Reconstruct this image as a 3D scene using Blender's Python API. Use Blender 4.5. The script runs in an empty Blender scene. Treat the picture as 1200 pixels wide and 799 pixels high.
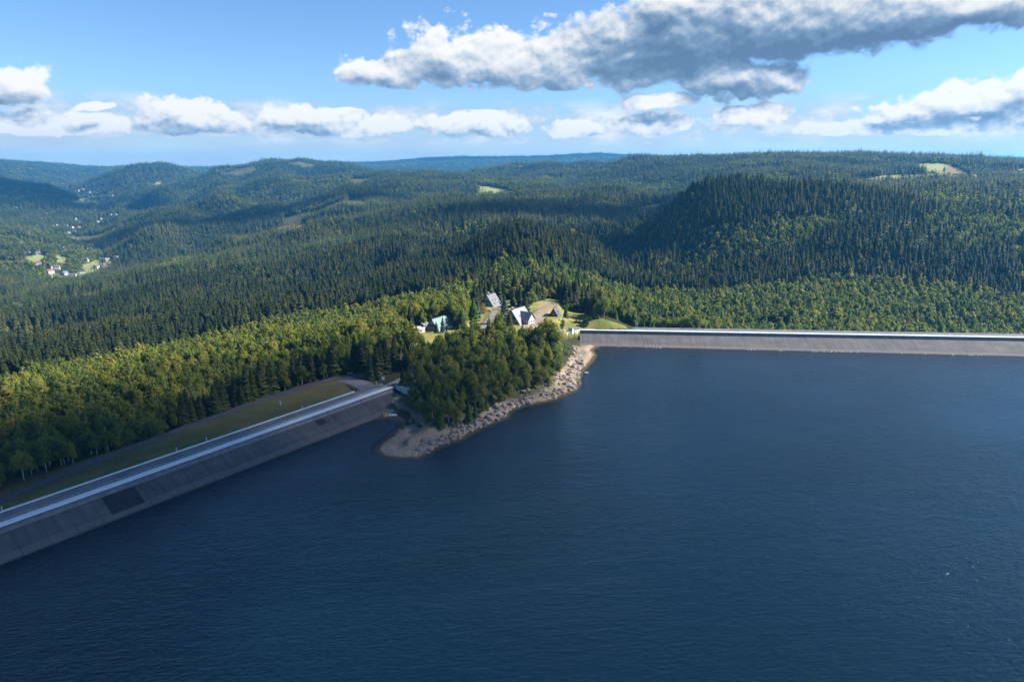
import bpy, math, random
import numpy as np
from mathutils import Vector, Matrix, Quaternion

random.seed(7)
rng = np.random.default_rng(7)
scene = bpy.context.scene
C = scene.collection
PI = math.pi

# ------------------------------------------------------------------ camera
H0 = 135.0
PITCH = math.radians(14.3)
F = 800.0
cam_data = bpy.data.cameras.new('camera')
cam = bpy.data.objects.new('camera', cam_data)
C.objects.link(cam)
cam.location = (0, 0, H0)
cam.rotation_euler = (PI / 2 - PITCH, 0, 0)
cam_data.sensor_width = 36.0
cam_data.lens = 24.0
cam_data.clip_end = 60000.0
cam_data.clip_start = 0.5
scene.camera = cam

SP, CP = math.sin(PITCH), math.cos(PITCH)


def slope(py):
    yv = -(np.asarray(py, float) - 399.5) / F
    return (SP - yv * CP) / (CP + yv * SP)


def unz(px, py, z):
    """the point of height z that the photograph shows at px, py"""
    yv = -(py - 399.5) / F
    down = SP - yv * CP
    fwd = CP + yv * SP
    t = (H0 - z) / down
    return np.array([(px - 600) / F * t, fwd * t, z])


def und(px, py, y):
    yv = -(py - 399.5) / F
    down = SP - yv * CP
    fwd = CP + yv * SP
    t = y / fwd
    return np.array([(px - 600) / F * t, y, H0 - down * t])


def project(x, y, z):
    dz = z - H0
    depth = y * CP - dz * SP
    up = y * SP + dz * CP
    depth = np.where(np.abs(depth) < 1e-6, 1e-6, depth)
    return 600 + F * x / depth, 399.5 - F * up / depth, depth


# ------------------------------------------------------------------ numpy helpers
def sstep(a, b, x):
    t = np.clip((x - a) / (b - a), 0, 1)
    return t * t * (3 - 2 * t)


_tab = np.random.default_rng(3).random((256, 256))


def vnoise(x, y):
    xi = np.floor(x).astype(int)
    yi = np.floor(y).astype(int)
    fx = x - xi
    fy = y - yi
    fx = fx * fx * (3 - 2 * fx)
    fy = fy * fy * (3 - 2 * fy)
    a = _tab[xi & 255, yi & 255]
    b = _tab[(xi + 1) & 255, yi & 255]
    c = _tab[xi & 255, (yi + 1) & 255]
    d = _tab[(xi + 1) & 255, (yi + 1) & 255]
    return (a * (1 - fx) + b * fx) * (1 - fy) + (c * (1 - fx) + d * fx) * fy


def fbm(x, y, octv=4):
    s = np.zeros_like(x, dtype=float)
    amp, tot = 1.0, 0.0
    for i in range(octv):
        s += amp * vnoise(x + 17.3 * i, y - 9.1 * i)
        tot += amp
        amp *= 0.5
        x = x * 2.03
        y = y * 2.03
    return s / tot - 0.5


def in_poly(x, y, poly):
    inside = np.zeros(np.shape(x), bool)
    n = len(poly)
    j = n - 1
    for i in range(n):
        xi, yi = poly[i][0], poly[i][1]
        xj, yj = poly[j][0], poly[j][1]
        if yi != yj:
            c = ((yi > y) != (yj > y)) & (x < (xj - xi) * (y - yi) / (yj - yi) + xi)
            inside ^= c
        j = i
    return inside


def dist_line(x, y, line, closed=False, withz=False):
    best = np.full(np.shape(x), 1e9)
    zz = np.zeros(np.shape(x))
    n = len(line)
    for i in range(n if closed else n - 1):
        a = line[i]
        b = line[(i + 1) % n]
        dx, dy = b[0] - a[0], b[1] - a[1]
        L = dx * dx + dy * dy + 1e-9
        t = np.clip(((x - a[0]) * dx + (y - a[1]) * dy) / L, 0, 1)
        d = np.hypot(x - a[0] - t * dx, y - a[1] - t * dy)
        m = d < best
        best = np.where(m, d, best)
        if withz:
            zz = np.where(m, a[2] + t * (b[2] - a[2]), zz)
    return (best, zz) if withz else best


def smooth_line(pts, n=6):
    pts = [np.asarray(p, float) for p in pts]
    out = []
    for i in range(len(pts) - 1):
        p0 = pts[max(i - 1, 0)]
        p1, p2 = pts[i], pts[i + 1]
        p3 = pts[min(i + 2, len(pts) - 1)]
        for k in range(n):
            t = k / n
            out.append(0.5 * ((2 * p1) + (-p0 + p2) * t + (2 * p0 - 5 * p1 + 4 * p2 - p3) * t * t + (-p0 + 3 * p1 - 3 * p2 + p3) * t ** 3))
    out.append(pts[-1])
    return out


# ------------------------------------------------------------------ ground plan
CREST = 9.0
LC0, LC1 = unz(0, 617.5, CREST), unz(463.5, 453.0, CREST)
LW0, LW1 = unz(0, 662, 0), unz(446, 488.5, 0)
ldir = (LC1 - LC0)[:2]
ldir /= np.hypot(*ldir)
RC0, RC1 = unz(679.5, 387.0, CREST), unz(1200, 396.0, CREST)
RW0, RW1 = unz(697, 405.5, 0), unz(1200, 417.5, 0)
rdir = (RC1 - RC0)[:2]
rdir /= np.hypot(*rdir)

nR0 = np.array([rdir[1], -rdir[0]])
shore_px = [(446, 488.5), (453, 488), (461, 487), (470, 491), (476, 497), (471, 503), (457, 514), (448, 521), (445, 527), (452, 533),
            (466, 535), (488, 535), (503, 528), (516, 521), (537, 514), (551, 505), (562, 500), (578, 493), (590, 488), (593, 481), (601, 478),
            (609, 475), (624, 472), (640, 469), (650, 466), (661, 461), (671, 457), (676, 450), (675, 443), (679, 435),
            (686, 427), (692, 421), (695, 415), (691, 410), (697, 405.5)]
shore = [unz(a, b, 0)[:2] for a, b in shore_px]
lfar = LW0[:2] - (LW1 - LW0)[:2] * 4.0
rfar = RW1[:2] + (RW1 - RW0)[:2] * 2.2
RES = [lfar, LW0[:2]] + shore + [RW1[:2], rfar, np.array([1500., -900.]), np.array([-1200., -900.])]

SERVICE = [(-60, 611, 4), (0, 586.5, 4), (100, 545.5, 4), (190, 512, 4.5), (300, 472, 6), (365, 451, 8), (400, 443.5, 9), (425, 439, 9), (445, 431.5, 9.5), (458, 425, 10.2), (475, 420, 11.0)]
service = smooth_line([unz(a, b, z) for a, b, z in SERVICE])
HROAD = [(475, 420, 11), (505, 409, 12), (530, 398.5, 13), (548, 392, 13.4), (562, 386, 13.6), (570, 379, 13.8), (576, 371, 14), (581, 364, 14)]
hroad = smooth_line([unz(a, b, z) for a, b, z in HROAD])
ACCESS = [(600, 392, 13.6), (622, 382, 13.8), (632, 371, 14.2), (637, 363, 15), (648, 357, 16)]
access = smooth_line([unz(a, b, z) for a, b, z in ACCESS])
FORE = [(630, 386, 13), (648, 386.5, 11), (664, 384.5, 9.6), (680, 384.0, 9.0)]
fore = smooth_line([unz(a, b, z) for a, b, z in FORE])
CROSSR = [(402, 444, 9), (420, 449, 9), (432, 455, 9)]
crossr = smooth_line([unz(a, b, z) for a, b, z in CROSSR])

# ground seen in the photograph: px, py of what shows there, distance, height of the trees standing on it
CP_ = [
    (-250, 640, 220, 3), (-250, 520, 330, 15), (-250, 420, 640, 18), (-250, 360, 1100, 18), (-250, 300, 2000, 12), (-250, 262, 2600, 12), (-250, 215, 4200, 12), (-250, 196, 7000, 8), (-250, 190, 11000, 0), (-250, 192, 15500, 0),
    (0, 480, 330, 15), (0, 440, 420, 16), (0, 400, 640, 18), (0, 370, 1000, 18), (0, 340, 1400, 16), (0, 310, 1750, 15), (0, 275, 2200, 14), (0, 261, 2450, 12), (0, 240, 3500, 12), (0, 209, 4300, 14), (0, 198, 6500, 8), (0, 191, 11000, 0), (0, 193, 15500, 0),
    (60, 330, 1550, 14), (50, 300, 1950, 6), (50, 275, 2350, 12), (90, 322, 1750, 0), (80, 300, 2080, 4), (90, 283, 2500, 4), (75, 268, 2950, 2), (60, 250, 3400, 12), (70, 222, 4200, 14), (90, 229, 5000, 2), (90, 216, 5600, 6), (90, 200, 7500, 8), (90, 195, 11000, 0), (90, 196, 15500, 0),
    (120, 310, 1900, 2), (125, 298, 2150, 4), (120, 270, 2900, 4), (140, 250, 3300, 10), (140, 231, 4400, 4), (150, 215, 4900, 10), (170, 197, 7500, 14), (170, 197, 15500, 0),
    (180, 470, 335, 15), (180, 428, 400, 14), (180, 402, 560, 18), (180, 365, 800, 18), (180, 335, 1150, 18), (180, 305, 1550, 18), (180, 275, 2050, 18), (180, 245, 2900, 14), (180, 226, 3800, 12),
    (250, 455, 370, 15), (260, 412, 440, 14), (260, 385, 600, 18), (260, 340, 980, 18), (260, 305, 1350, 18), (260, 275, 1800, 18), (260, 250, 2400, 16), (250, 230, 3000, 14), (250, 213, 3800, 14), (250, 200, 4800, 14), (250, 198, 9000, 0), (250, 197, 15500, 0),
    (330, 430, 420, 15), (330, 398, 470, 14), (330, 372, 640, 18), (330, 340, 900, 18), (330, 310, 1200, 18), (330, 282, 1500, 18), (330, 215, 3300, 16), (330, 200, 4000, 14), (340, 193, 8000, 0), (340, 196, 15500, 0),
    (410, 380, 530, 15), (410, 358, 680, 18), (410, 330, 900, 18), (410, 300, 1150, 18), (410, 270, 1500, 20), (400, 245, 2000, 18), (400, 222, 2800, 16), (420, 196, 8000, 0), (430, 192, 9500, 10),
    (480, 347, 640, 15), (480, 328, 780, 18), (480, 302, 950, 18), (480, 282, 1150, 18), (480, 260, 1450, 18), (480, 236, 1950, 18), (480, 216, 2600, 16), (480, 201, 3500, 14), (480, 212, 5500, 0), (500, 187, 9500, 10), (480, 192, 15500, 0),
    (560, 324, 720, 12), (560, 300, 880, 18), (555, 276, 1050, 18), (560, 250, 1450, 18), (545, 232, 1850, 18), (575, 221.5, 2600, 0), (548, 211.5, 3100, 0), (540, 205, 3600, 14), (560, 212, 5500, 0), (560, 185, 9500, 10), (560, 192, 15500, 0),
    (620, 318, 720, 12), (620, 245, 1500, 18), (620, 228, 1850, 18), (620, 222, 2400, 16), (610, 207, 3500, 12), (610, 196, 4200, 10), (620, 205, 6000, 0), (630, 185, 9500, 10), (620, 192, 15500, 0),
    (700, 334, 720, 14), (700, 303, 900, 20), (690, 276, 1080, 20), (720, 258, 1350, 18), (700, 240, 1650, 18), (760, 241, 1650, 2), (700, 226, 2150, 16), (700, 210, 2900, 16), (700, 197, 3700, 14), (710, 205, 6000, 0), (700, 181, 9500, 10), (740, 183, 9500, 10), (720, 192, 15500, 0),
    (750, 352, 690, 14), (760, 325, 850, 20), (760, 290, 1080, 20),
    (800, 374, 640, 13), (800, 350, 740, 14), (800, 322, 900, 18), (800, 292, 1080, 20), (800, 262, 1300, 20), (810, 240, 1500, 18), (800, 225, 1900, 18), (800, 205, 2600, 16), (800, 184, 3300, 16), (800, 192, 5000, 0), (800, 192, 15500, 0),
    (900, 382, 610, 13), (900, 352, 700, 14), (900, 322, 800, 18), (900, 282, 950, 20), (900, 242, 1110, 22), (900, 206, 1900, 15), (900, 181.5, 2800, 16), (900, 190, 5000, 0), (900, 192, 15500, 0),
    (1050, 388, 600, 13), (1050, 352, 690, 14), (1050, 322, 780, 16), (1050, 282, 900, 8), (1050, 252, 1030, 14), (1050, 226, 1180, 20), (1050, 213, 1330, 20), (1040, 208, 1900, 0), (1050, 203, 2100, 14), (1050, 185, 2600, 14), (1100, 194, 2350, 0), (1130, 203, 2150, 0), (1150, 184, 2500, 16), (1080, 190, 5000, 0), (1080, 192, 15500, 0),
    (1200, 388, 600, 16), (1200, 350, 690, 16), (1200, 302, 820, 16), (1200, 262, 960, 16), (1200, 232, 1150, 18), (1200, 215, 1400, 18), (1200, 206, 2050, 0), (1195, 194, 2600, 10), (1200, 191, 5000, 0), (1200, 192, 15500, 0),
    (1450, 388, 620, 16), (1450, 350, 720, 16), (1450, 302, 850, 16), (1450, 262, 1000, 16), (1450, 225, 1250, 18), (1450, 206, 2000, 10), (1450, 192, 5000, 0), (1450, 192, 15500, 0),
]
P3 = [und(a, b, c) - np.array([0, 0, d]) for a, b, c, d in CP_]
# crest lines: px, py, distance; then tree height, fall behind the crest, how far behind
RIDGES = [([(400, 250, 1650), (344, 260, 1700), (280, 280, 1700), (240, 294, 1700), (200, 308, 1650)], 18, 48, .17),
          ([(400, 225, 2500), (320, 237, 2600), (250, 254, 2650)], 18, 45, .15),
          ([(400, 205, 3600), (352, 209, 3700), (280, 217, 3700), (226, 236, 3500), (170, 252, 3300)], 16, 70, .13),
          ([(400, 189, 4800), (360, 186, 4800), (312, 187, 4800), (280, 194, 4700), (256, 202, 4500), (226, 212, 4300)], 16, 90, .14),
          ([(132, 203, 5700), (160, 194, 5700), (188, 192, 5700), (222, 198, 5700), (240, 205, 5600)], 14, 130, .14),
          ([(-60, 212, 4000), (0, 213, 4000), (40, 217, 4000), (80, 226, 3900), (108, 239, 3700)], 14, 110, .13),
          ([(0, 192.5, 9000), (40, 193.5, 9000), (100, 197.5, 9000), (132, 199, 9000)], 10, 80, .15),
          ([(400, 322, 900), (450, 304, 960), (500, 290, 1000), (550, 275, 1030), (600, 256, 1040), (633, 266, 1040), (667, 275, 1040), (717, 291, 1030), (750, 307, 1000)], 20, 38, .16),
          ([(483, 236, 1900), (517, 230, 1950), (567, 226, 2000), (617, 223, 2050), (667, 223, 2000), (733, 222, 1950), (783, 228, 1800)], 18, 38, .13),
          ([(567, 201, 4200), (600, 195, 4200), (633, 192, 4100), (667, 191, 3900), (700, 190, 3800), (733, 188, 3600), (767, 184, 3400)], 14, 90, .15),
          ([(735, 272, 1200), (762, 255, 1240), (783, 243, 1260), (805, 231, 1280), (822, 222, 1280), (845, 215, 1290), (885, 211, 1300), (935, 210.5, 1310), (1000, 211, 1320)], 21, 40, .16)]
for line_, th_, fall_, back_ in RIDGES:
    for a, b, c in line_:
        q = und(a, b, c) - np.array([0, 0, th_])
        P3.append(q)
        P3.append(np.array([q[0] * (1 + back_), q[1] * (1 + back_), q[2] - fall_]))
# the headland and the ground just below the dams
for a, b, z in [(500, 392, 13.5), (520, 386, 13.8), (545, 384, 13.8), (575, 365, 14), (600, 384, 13.8), (615, 372, 14), (648, 372, 14.5), (640, 360, 15),
                (600, 355, 15), (560, 350, 15), (520, 362, 14.5), (490, 372, 14), (640, 350, 16.5), (690, 376, 12), (735, 384, 4), (700, 368, 14),
                (520, 425, 11.5), (560, 425, 11.5), (600, 415, 11.5), (560, 455, 8), (520, 470, 6), (490, 455, 8), (640, 405, 10.5), (640, 430, 7),
                (0, 575, 3), (100, 535, 3.0), (200, 495, 3.5), (300, 460, 5), (380, 435, 8), (430, 425, 10), (470, 410, 12), (430, 400, 11), (380, 415, 8), (-200, 670, 3)]:
    P3.append(unz(a, b, z))
for k in (0.02, .25, .5, .75, 1.0, 1.5):
    q = RC0 + (RC1 - RC0) * k
    P3.append(np.array([q[0] + 3, q[1] + 32, -3.0 - 6 * min(k, 1) if k > .1 else 6.0]))
    if k > .1:
        P3.append(np.array([q[0] + 5, q[1] + 62, -16.0]))
P3 = np.array(P3)
BK = 2.2
pb = np.arctan2(P3[:, 0], P3[:, 1]) * BK
pl = np.log(np.hypot(P3[:, 0], P3[:, 1]))
pz = P3[:, 2]


def _kern(r2):
    return 0.5 * r2 * np.log(r2 + 1e-12)


n = len(pb)
d2 = (pb[:, None] - pb[None]) ** 2 + (pl[:, None] - pl[None]) ** 2
A = np.zeros((n + 3, n + 3))
A[:n, :n] = _kern(d2) + np.eye(n) * 2e-4
A[:n, n:] = np.stack([np.ones(n), pb, pl], 1)
A[n:, :n] = A[:n, n:].T
W = np.linalg.solve(A, np.concatenate([pz, np.zeros(3)]))
gb = np.radians(np.arange(-56, 56.01, 0.4))
gl = np.arange(math.log(150), math.log(16500), 0.016)
GB, GL = np.meshgrid(gb * BK, gl, indexing='ij')
Z = np.zeros(GB.shape)
for i in range(len(gb)):
    r2 = (GB[i][:, None] - pb[None]) ** 2 + (GL[i][:, None] - pl[None]) ** 2
    Z[i] = _kern(r2) @ W[:n] + W[n] + W[n + 1] * GB[i] + W[n + 2] * GL[i]


def coarse(x, y):
    b = np.clip((np.arctan2(x, y) - gb[0]) / (gb[1] - gb[0]), 0, len(gb) - 1.001)
    l = np.clip((np.log(np.hypot(x, y) + 1e-3) - gl[0]) / (gl[1] - gl[0]), 0, len(gl) - 1.001)
    bi = b.astype(int)
    li = l.astype(int)
    fb = b - bi
    fl = l - li
    return (Z[bi, li] * (1 - fb) + Z[bi + 1, li] * fb) * (1 - fl) + (Z[bi, li + 1] * (1 - fb) + Z[bi + 1, li + 1] * fb) * fl


_sj = np.random.default_rng(21).random((256, 256, 4))


def stand_of(x, y, cell=150.0):
    """forest stands: irregular cells, each with its own age; returns three numbers per cell"""
    gx, gy = np.floor(x / cell).astype(int), np.floor(y / cell).astype(int)
    wx = x + fbm(x / 60, y / 60, 2) * 50
    wy = y + fbm(x / 60 + 40, y / 60, 2) * 50
    best = np.full(np.shape(x), 1e18)
    out_ = np.zeros(np.shape(x) + (2,))
    for dx in (-1, 0, 1):
        for dy in (-1, 0, 1):
            j = _sj[(gx + dx) & 255, (gy + dy) & 255]
            d = (wx - (gx + dx + j[..., 0]) * cell) ** 2 + (wy - (gy + dy + j[..., 1]) * cell) ** 2
            m = d < best
            best = np.where(m, d, best)
            out_ = np.where(m[..., None], j[..., 2:], out_)
    return out_[..., 0], out_[..., 1]


def sdf_res(x, y):
    d = dist_line(x, y, RES, True)
    return np.where(in_poly(x, y, RES), -d, d)


PADS = []          # x, y, z, radius
WALL_TOP = [unz(645, 395.5, 8.6)[:2], unz(670.5, 388.6, CREST)[:2], RC0[:2] + nR0 * .5, RC0[:2] + nR0 * -9 + rdir * 4, unz(678, 382.5, 9)[:2], unz(660, 382, 9.2)[:2], unz(646, 386, 9.5)[:2]]
# bare ground dug out below the white end wall of the far dam
WALL_FOOT = [unz(649, 395.0, 8.4)[:2], unz(670.5, 388.6, CREST + .2)[:2], RC0[:2] + nR0 * .6, RC0[:2] + nR0 * .3 + rdir * 9, unz(692, 408, 1)[:2], unz(678, 411, 2)[:2], unz(668, 424, 2.5)[:2], unz(656, 428, 4)[:2], unz(645, 414, 6)[:2], unz(647, 398, 7.6)[:2]]


def height(x, y, want_d=False):
    x = np.asarray(x, float)
    y = np.asarray(y, float)
    shp = x.shape
    x = x.ravel()
    y = y.ravel()
    r = np.hypot(x, y)
    z = coarse(x, y)
    far = sstep(620, 1000, r)
    z = z + far * (.5 - np.abs(fbm(x / 260, y / 260, 3)) * 2.2) * 20 * sstep(900, 1700, r) + fbm(x / 170, y / 170, 3) * 18 + sstep(3000, 5000, r) * fbm(x / 500 + 5, y / 500, 3) * 16
    z = z + (1 - far) * fbm(x / 16, y / 16, 3) * 1.0
    d = np.full(x.shape, 500.0)
    m = r < 1050
    xm, ym, zm = x[m], y[m], z[m]
    dm = sdf_res(xm, ym)
    rough = fbm(xm / 5, ym / 5, 4) * 1.1 * sstep(-3, 4, dm) * (1 - sstep(6, 14, dist_line(xm, ym, shore)) * (dm < 12))
    at_dam = sstep(3, 9, dist_line(xm, ym, shore)) * (dm < 12)
    S = np.where(dm < 0, np.maximum(-14, 0.16 * dm), 0.20 * dm) + rough * .7 - at_dam * 1.6
    w = sstep(8, 30, dm)
    zm = np.where(dm < 0, S, S * (1 - w) + zm * w)
    for line, hw, fall in ((service, 3.4, 8), (hroad, 3.0, 8), (access, 3.4, 8), (fore, 3.4, 2), (crossr, 4.5, 8)):
        dl, zl = dist_line(xm, ym, line, withz=True)
        k = 1 - sstep(hw + .6, hw + 1 + fall, dl)
        k = k * sstep(9, 15, dm)
        zm = zm * (1 - k) + zl * k
    zm = np.where(in_poly(xm, ym, WALL_TOP), np.minimum(zm, 9.1), zm)
    pit = in_poly(xm, ym, WALL_FOOT)
    zm = np.where(pit, np.minimum(zm, np.maximum(dm, 0) * .145 + .7 + rough * .3), zm)
    for (ax, ay, az, ar) in PADS:
        k = 1 - sstep(ar, ar + min(8, ar), np.hypot(xm - ax, ym - ay))
        k = np.where(pit, 0, k)
        zm = zm * (1 - k) + az * k
    z[m] = zm
    d[m] = dm
    return (z.reshape(shp), d.reshape(shp)) if want_d else z.reshape(shp)


def h1(x, y):
    return float(height(np.array([x]), np.array([y]))[0])


def hit(px, py, rmin=200, rmax=15000):
    """where the line of sight through px, py meets the ground"""
    rr = np.exp(np.arange(math.log(rmin), math.log(rmax), 0.002))
    P = und(px, py, 1.0)
    x = P[0] * rr
    z = H0 + (P[2] - H0) * rr
    g = height(x, rr)
    below = np.nonzero(z <= g)[0]
    i = below[0] if len(below) else len(rr) - 1
    return np.array([x[i], rr[i], g[i]])


# ------------------------------------------------------------------ node helpers
class NT:
    def __init__(self, tree):
        self.t = tree
        self.n = tree.nodes
        self.l = tree.links

    def new(self, typ, **kw):
        nd = self.n.new(typ)
        for k, v in kw.items():
            setattr(nd, k, v)
        return nd

    def put(self, sock, v):
        if hasattr(v, 'links'):
            self.l.new(v, sock)
        else:
            sock.default_value = v

    def m(self, op, a, b=0.0, c=0.0, clamp=False):
        nd = self.new('ShaderNodeMath', operation=op, use_clamp=clamp)
        self.put(nd.inputs[0], a)
        self.put(nd.inputs[1], b)
        if op in ('SMOOTH_MAX', 'MULTIPLY_ADD', 'SMOOTH_MIN'):
            self.put(nd.inputs[2], c)
        return nd.outputs[0]

    def v(self, op, a, b=(0, 0, 0), scale=None):
        nd = self.new('ShaderNodeVectorMath', operation=op)
        self.put(nd.inputs[0], a)
        if op == 'SCALE':
            self.put(nd.inputs[3], scale)
        else:
            self.put(nd.inputs[1], b)
        return nd.outputs['Value'] if op in ('LENGTH', 'DOT_PRODUCT', 'DISTANCE') else nd.outputs['Vector']

    def noise(self, vec, scale, detail=4, rough=0.55, dims='3D', lac=2.0, dist=0.0):
        nd = self.new('ShaderNodeTexNoise', noise_dimensions=dims)
        if vec is not None:
            self.put(nd.inputs['Vector'], vec)
        nd.inputs['Scale'].default_value = scale
        nd.inputs['Detail'].default_value = detail
        nd.inputs['Roughness'].default_value = rough
        nd.inputs['Lacunarity'].default_value = lac
        nd.inputs['Distortion'].default_value = dist
        return nd.outputs[0]

    def mix(self, fac, a, b, blend='MIX'):
        nd = self.new('ShaderNodeMix', data_type='RGBA', blend_type=blend)
        self.put(nd.inputs['Factor'], fac)
        self.put(nd.inputs[6], a)
        self.put(nd.inputs[7], b)
        return nd.outputs[2]

    def ramp(self, fac, stops, interp='LINEAR'):
        nd = self.new('ShaderNodeValToRGB')
        cr = nd.color_ramp
        cr.interpolation = interp
        while len(cr.elements) < len(stops):
            cr.elements.new(0.5)
        for e, (p, c) in zip(cr.elements, stops):
            e.position = p
            e.color = tuple(c) + (1,) if len(c) == 3 else c
        self.put(nd.inputs[0], fac)
        return nd.outputs[0]

    def smooth(self, x, a, b, lo=0.0, hi=1.0):
        nd = self.new('ShaderNodeMapRange', interpolation_type='SMOOTHSTEP')
        self.put(nd.inputs[0], x)
        nd.inputs[1].default_value = a
        nd.inputs[2].default_value = b
        nd.inputs[3].default_value = lo
        nd.inputs[4].default_value = hi
        return nd.outputs[0]


def new_mat(name):
    m = bpy.data.materials.new(name)
    m.use_nodes = True
    m.node_tree.nodes.clear()
    t = NT(m.node_tree)
    out = t.new('ShaderNodeOutputMaterial')
    return m, t, out


def c3(c):
    return (c[0], c[1], c[2], 1)


def surf(name, color, rough=0.8, var=0.25, scale=0.6, color2=None, spec=0.3, bump=0.0, bscale=3.0, metal=0.0, stretch=None):
    """a plain weathered material: base colour with noise wear in object space"""
    m, t, out = new_mat(name)
    b = t.new('ShaderNodeBsdfPrincipled')
    tc = t.new('ShaderNodeTexCoord')
    vec = tc.outputs['Object']
    if stretch:
        vec = t.v('MULTIPLY', vec, stretch)
    n1 = t.noise(vec, scale, 6, 0.6)
    c2 = color2 or tuple(x * (1 - var) for x in color)
    col = t.ramp(n1, [(0.3, c2), (0.68, color)])
    t.l.new(col, b.inputs['Base Color'])
    b.inputs['Roughness'].default_value = rough
    b.inputs['Metallic'].default_value = metal
    b.inputs['Specular IOR Level'].default_value = spec
    if bump:
        bp = t.new('ShaderNodeBump')
        bp.inputs['Strength'].default_value = bump
        bp.inputs['Distance'].default_value = 0.2
        t.l.new(t.noise(vec, bscale, 5, 0.6), bp.inputs['Height'])
        t.l.new(bp.outputs[0], b.inputs['Normal'])
    t.l.new(b.outputs[0], out.inputs[0])
    return m


def leaf_mat(name, stops, trans=0.3, patch=0.35, patch_scale=0.012):
    """foliage: colour differs from tree to tree and, slowly, from stand to stand"""
    m, t, out = new_mat(name)
    oi = t.new('ShaderNodeObjectInfo')
    geo = t.new('ShaderNodeNewGeometry')
    nz = t.noise(oi.outputs['Location'], patch_scale, 2, 0.5)
    f = t.m('ADD', t.m('MULTIPLY', oi.outputs['Random'], 1 - patch), t.m('MULTIPLY', t.m('SUBTRACT', t.m('MULTIPLY', nz, 2.2), 0.6), patch), clamp=True)
    col = t.ramp(f, stops)
    tc = t.new('ShaderNodeTexCoord')
    leafn = t.noise(tc.outputs['Object'], 0.9, 2, 0.6)
    col = t.mix(0.55, col, t.ramp(leafn, [(0.3, (0.55, 0.55, 0.5)), (0.7, (1.35, 1.35, 1.15))]), 'MULTIPLY')
    d = t.new('ShaderNodeBsdfPrincipled')
    t.l.new(col, d.inputs['Base Color'])
    d.inputs['Roughness'].default_value = 0.65
    d.inputs['Specular IOR Level'].default_value = 0.2
    tr = t.new('ShaderNodeBsdfTranslucent')
    t.l.new(t.mix(1.0, col, (1.25, 1.3, 0.6, 1), 'MULTIPLY'), tr.inputs[0])
    mx = t.new('ShaderNodeMixShader')
    mx.inputs[0].default_value = trans
    t.l.new(d.outputs[0], mx.inputs[1])
    t.l.new(tr.outputs[0], mx.inputs[2])
    t.l.new(mx.outputs[0], out.inputs[0])
    return m


# ------------------------------------------------------------------ mesh helpers
class MB:
    def __init__(self):
        self.v = []
        self.f = []

    def quad(self, a, b, c, d):
        i = len(self.v)
        self.v += [tuple(a), tuple(b), tuple(c), tuple(d)]
        self.f.append((i, i + 1, i + 2, i + 3))

    def poly(self, pts):
        i = len(self.v)
        self.v += [tuple(p) for p in pts]
        self.f.append(tuple(range(i, i + len(pts))))

    def box(self, lo, hi, rz=0.0, at=(0, 0, 0)):
        i = len(self.v)
        cs, sn = math.cos(rz), math.sin(rz)
        for z in (lo[2], hi[2]):
            for x, y in ((lo[0], lo[1]), (hi[0], lo[1]), (hi[0], hi[1]), (lo[0], hi[1])):
                self.v.append((at[0] + x * cs - y * sn, at[1] + x * sn + y * cs, at[2] + z))
        for q in ((3, 2, 1, 0), (4, 5, 6, 7), (0, 1, 5, 4), (1, 2, 6, 5), (2, 3, 7, 6), (3, 0, 4, 7)):
            self.f.append(tuple(i + k for k in q))

    def prism(self, outline, off):
        """closed outline (3D points) pushed by off"""
        n = len(outline)
        i = len(self.v)
        self.v += [tuple(p) for p in outline] + [tuple(np.asarray(p) + np.asarray(off)) for p in outline]
        self.f.append(tuple(i + k for k in range(n))[::-1])
        self.f.append(tuple(i + n + k for k in range(n)))
        for k in range(n):
            k2 = (k + 1) % n
            self.f.append((i + k, i + k2, i + n + k2, i + n + k))

    def tube(self, pts, rad, seg=6, cap=True):
        pts = [np.asarray(p, float) for p in pts]
        if not hasattr(rad, '__len__'):
            rad = [rad] * len(pts)
        i0 = len(self.v)
        for k, p in enumerate(pts):
            t = pts[min(k + 1, len(pts) - 1)] - pts[max(k - 1, 0)]
            t = t / (np.linalg.norm(t) + 1e-9)
            u = np.cross(t, (0.3, 0.9, 0.1) if abs(t[2]) > .9 else (0, 0, 1))
            u /= np.linalg.norm(u) + 1e-9
            w = np.cross(t, u)
            for s in range(seg):
                a = 2 * PI * s / seg
                self.v.append(tuple(p + rad[k] * (math.cos(a) * u + math.sin(a) * w)))
        for k in range(len(pts) - 1):
            for s in range(seg):
                s2 = (s + 1) % seg
                self.f.append((i0 + k * seg + s, i0 + k * seg + s2, i0 + (k + 1) * seg + s2, i0 + (k + 1) * seg + s))
        if cap:
            self.f.append(tuple(i0 + s for s in range(seg))[::-1])
            self.f.append(tuple(i0 + (len(pts) - 1) * seg + s for s in range(seg)))

    def strip(self, rows):
        """rows of points, joined into a sheet"""
        i = len(self.v)
        w = len(rows[0])
        for r in rows:
            self.v += [tuple(p) for p in r]
        for a in range(len(rows) - 1):
            for b in range(w - 1):
                self.f.append((i + a * w + b, i + a * w + b + 1, i + (a + 1) * w + b + 1, i + (a + 1) * w + b))

    def mesh(self, name, mats, smooth=False):
        me = bpy.data.meshes.new(name)
        me.from_pydata(self.v, [], self.f)
        for m_ in (mats if isinstance(mats, (list, tuple)) else [mats]):
            me.materials.append(m_)
        if smooth:
            me.polygons.foreach_set('use_smooth', [True] * len(me.polygons))
        me.update()
        return me

    def build(self, name, mats, parent=None, smooth=False):
        return link(name, self.mesh(name, mats, smooth), parent)


def link(name, me, parent=None):
    o = bpy.data.objects.new(name, me)
    C.objects.link(o)
    if parent:
        o.parent = parent
    return o


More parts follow.
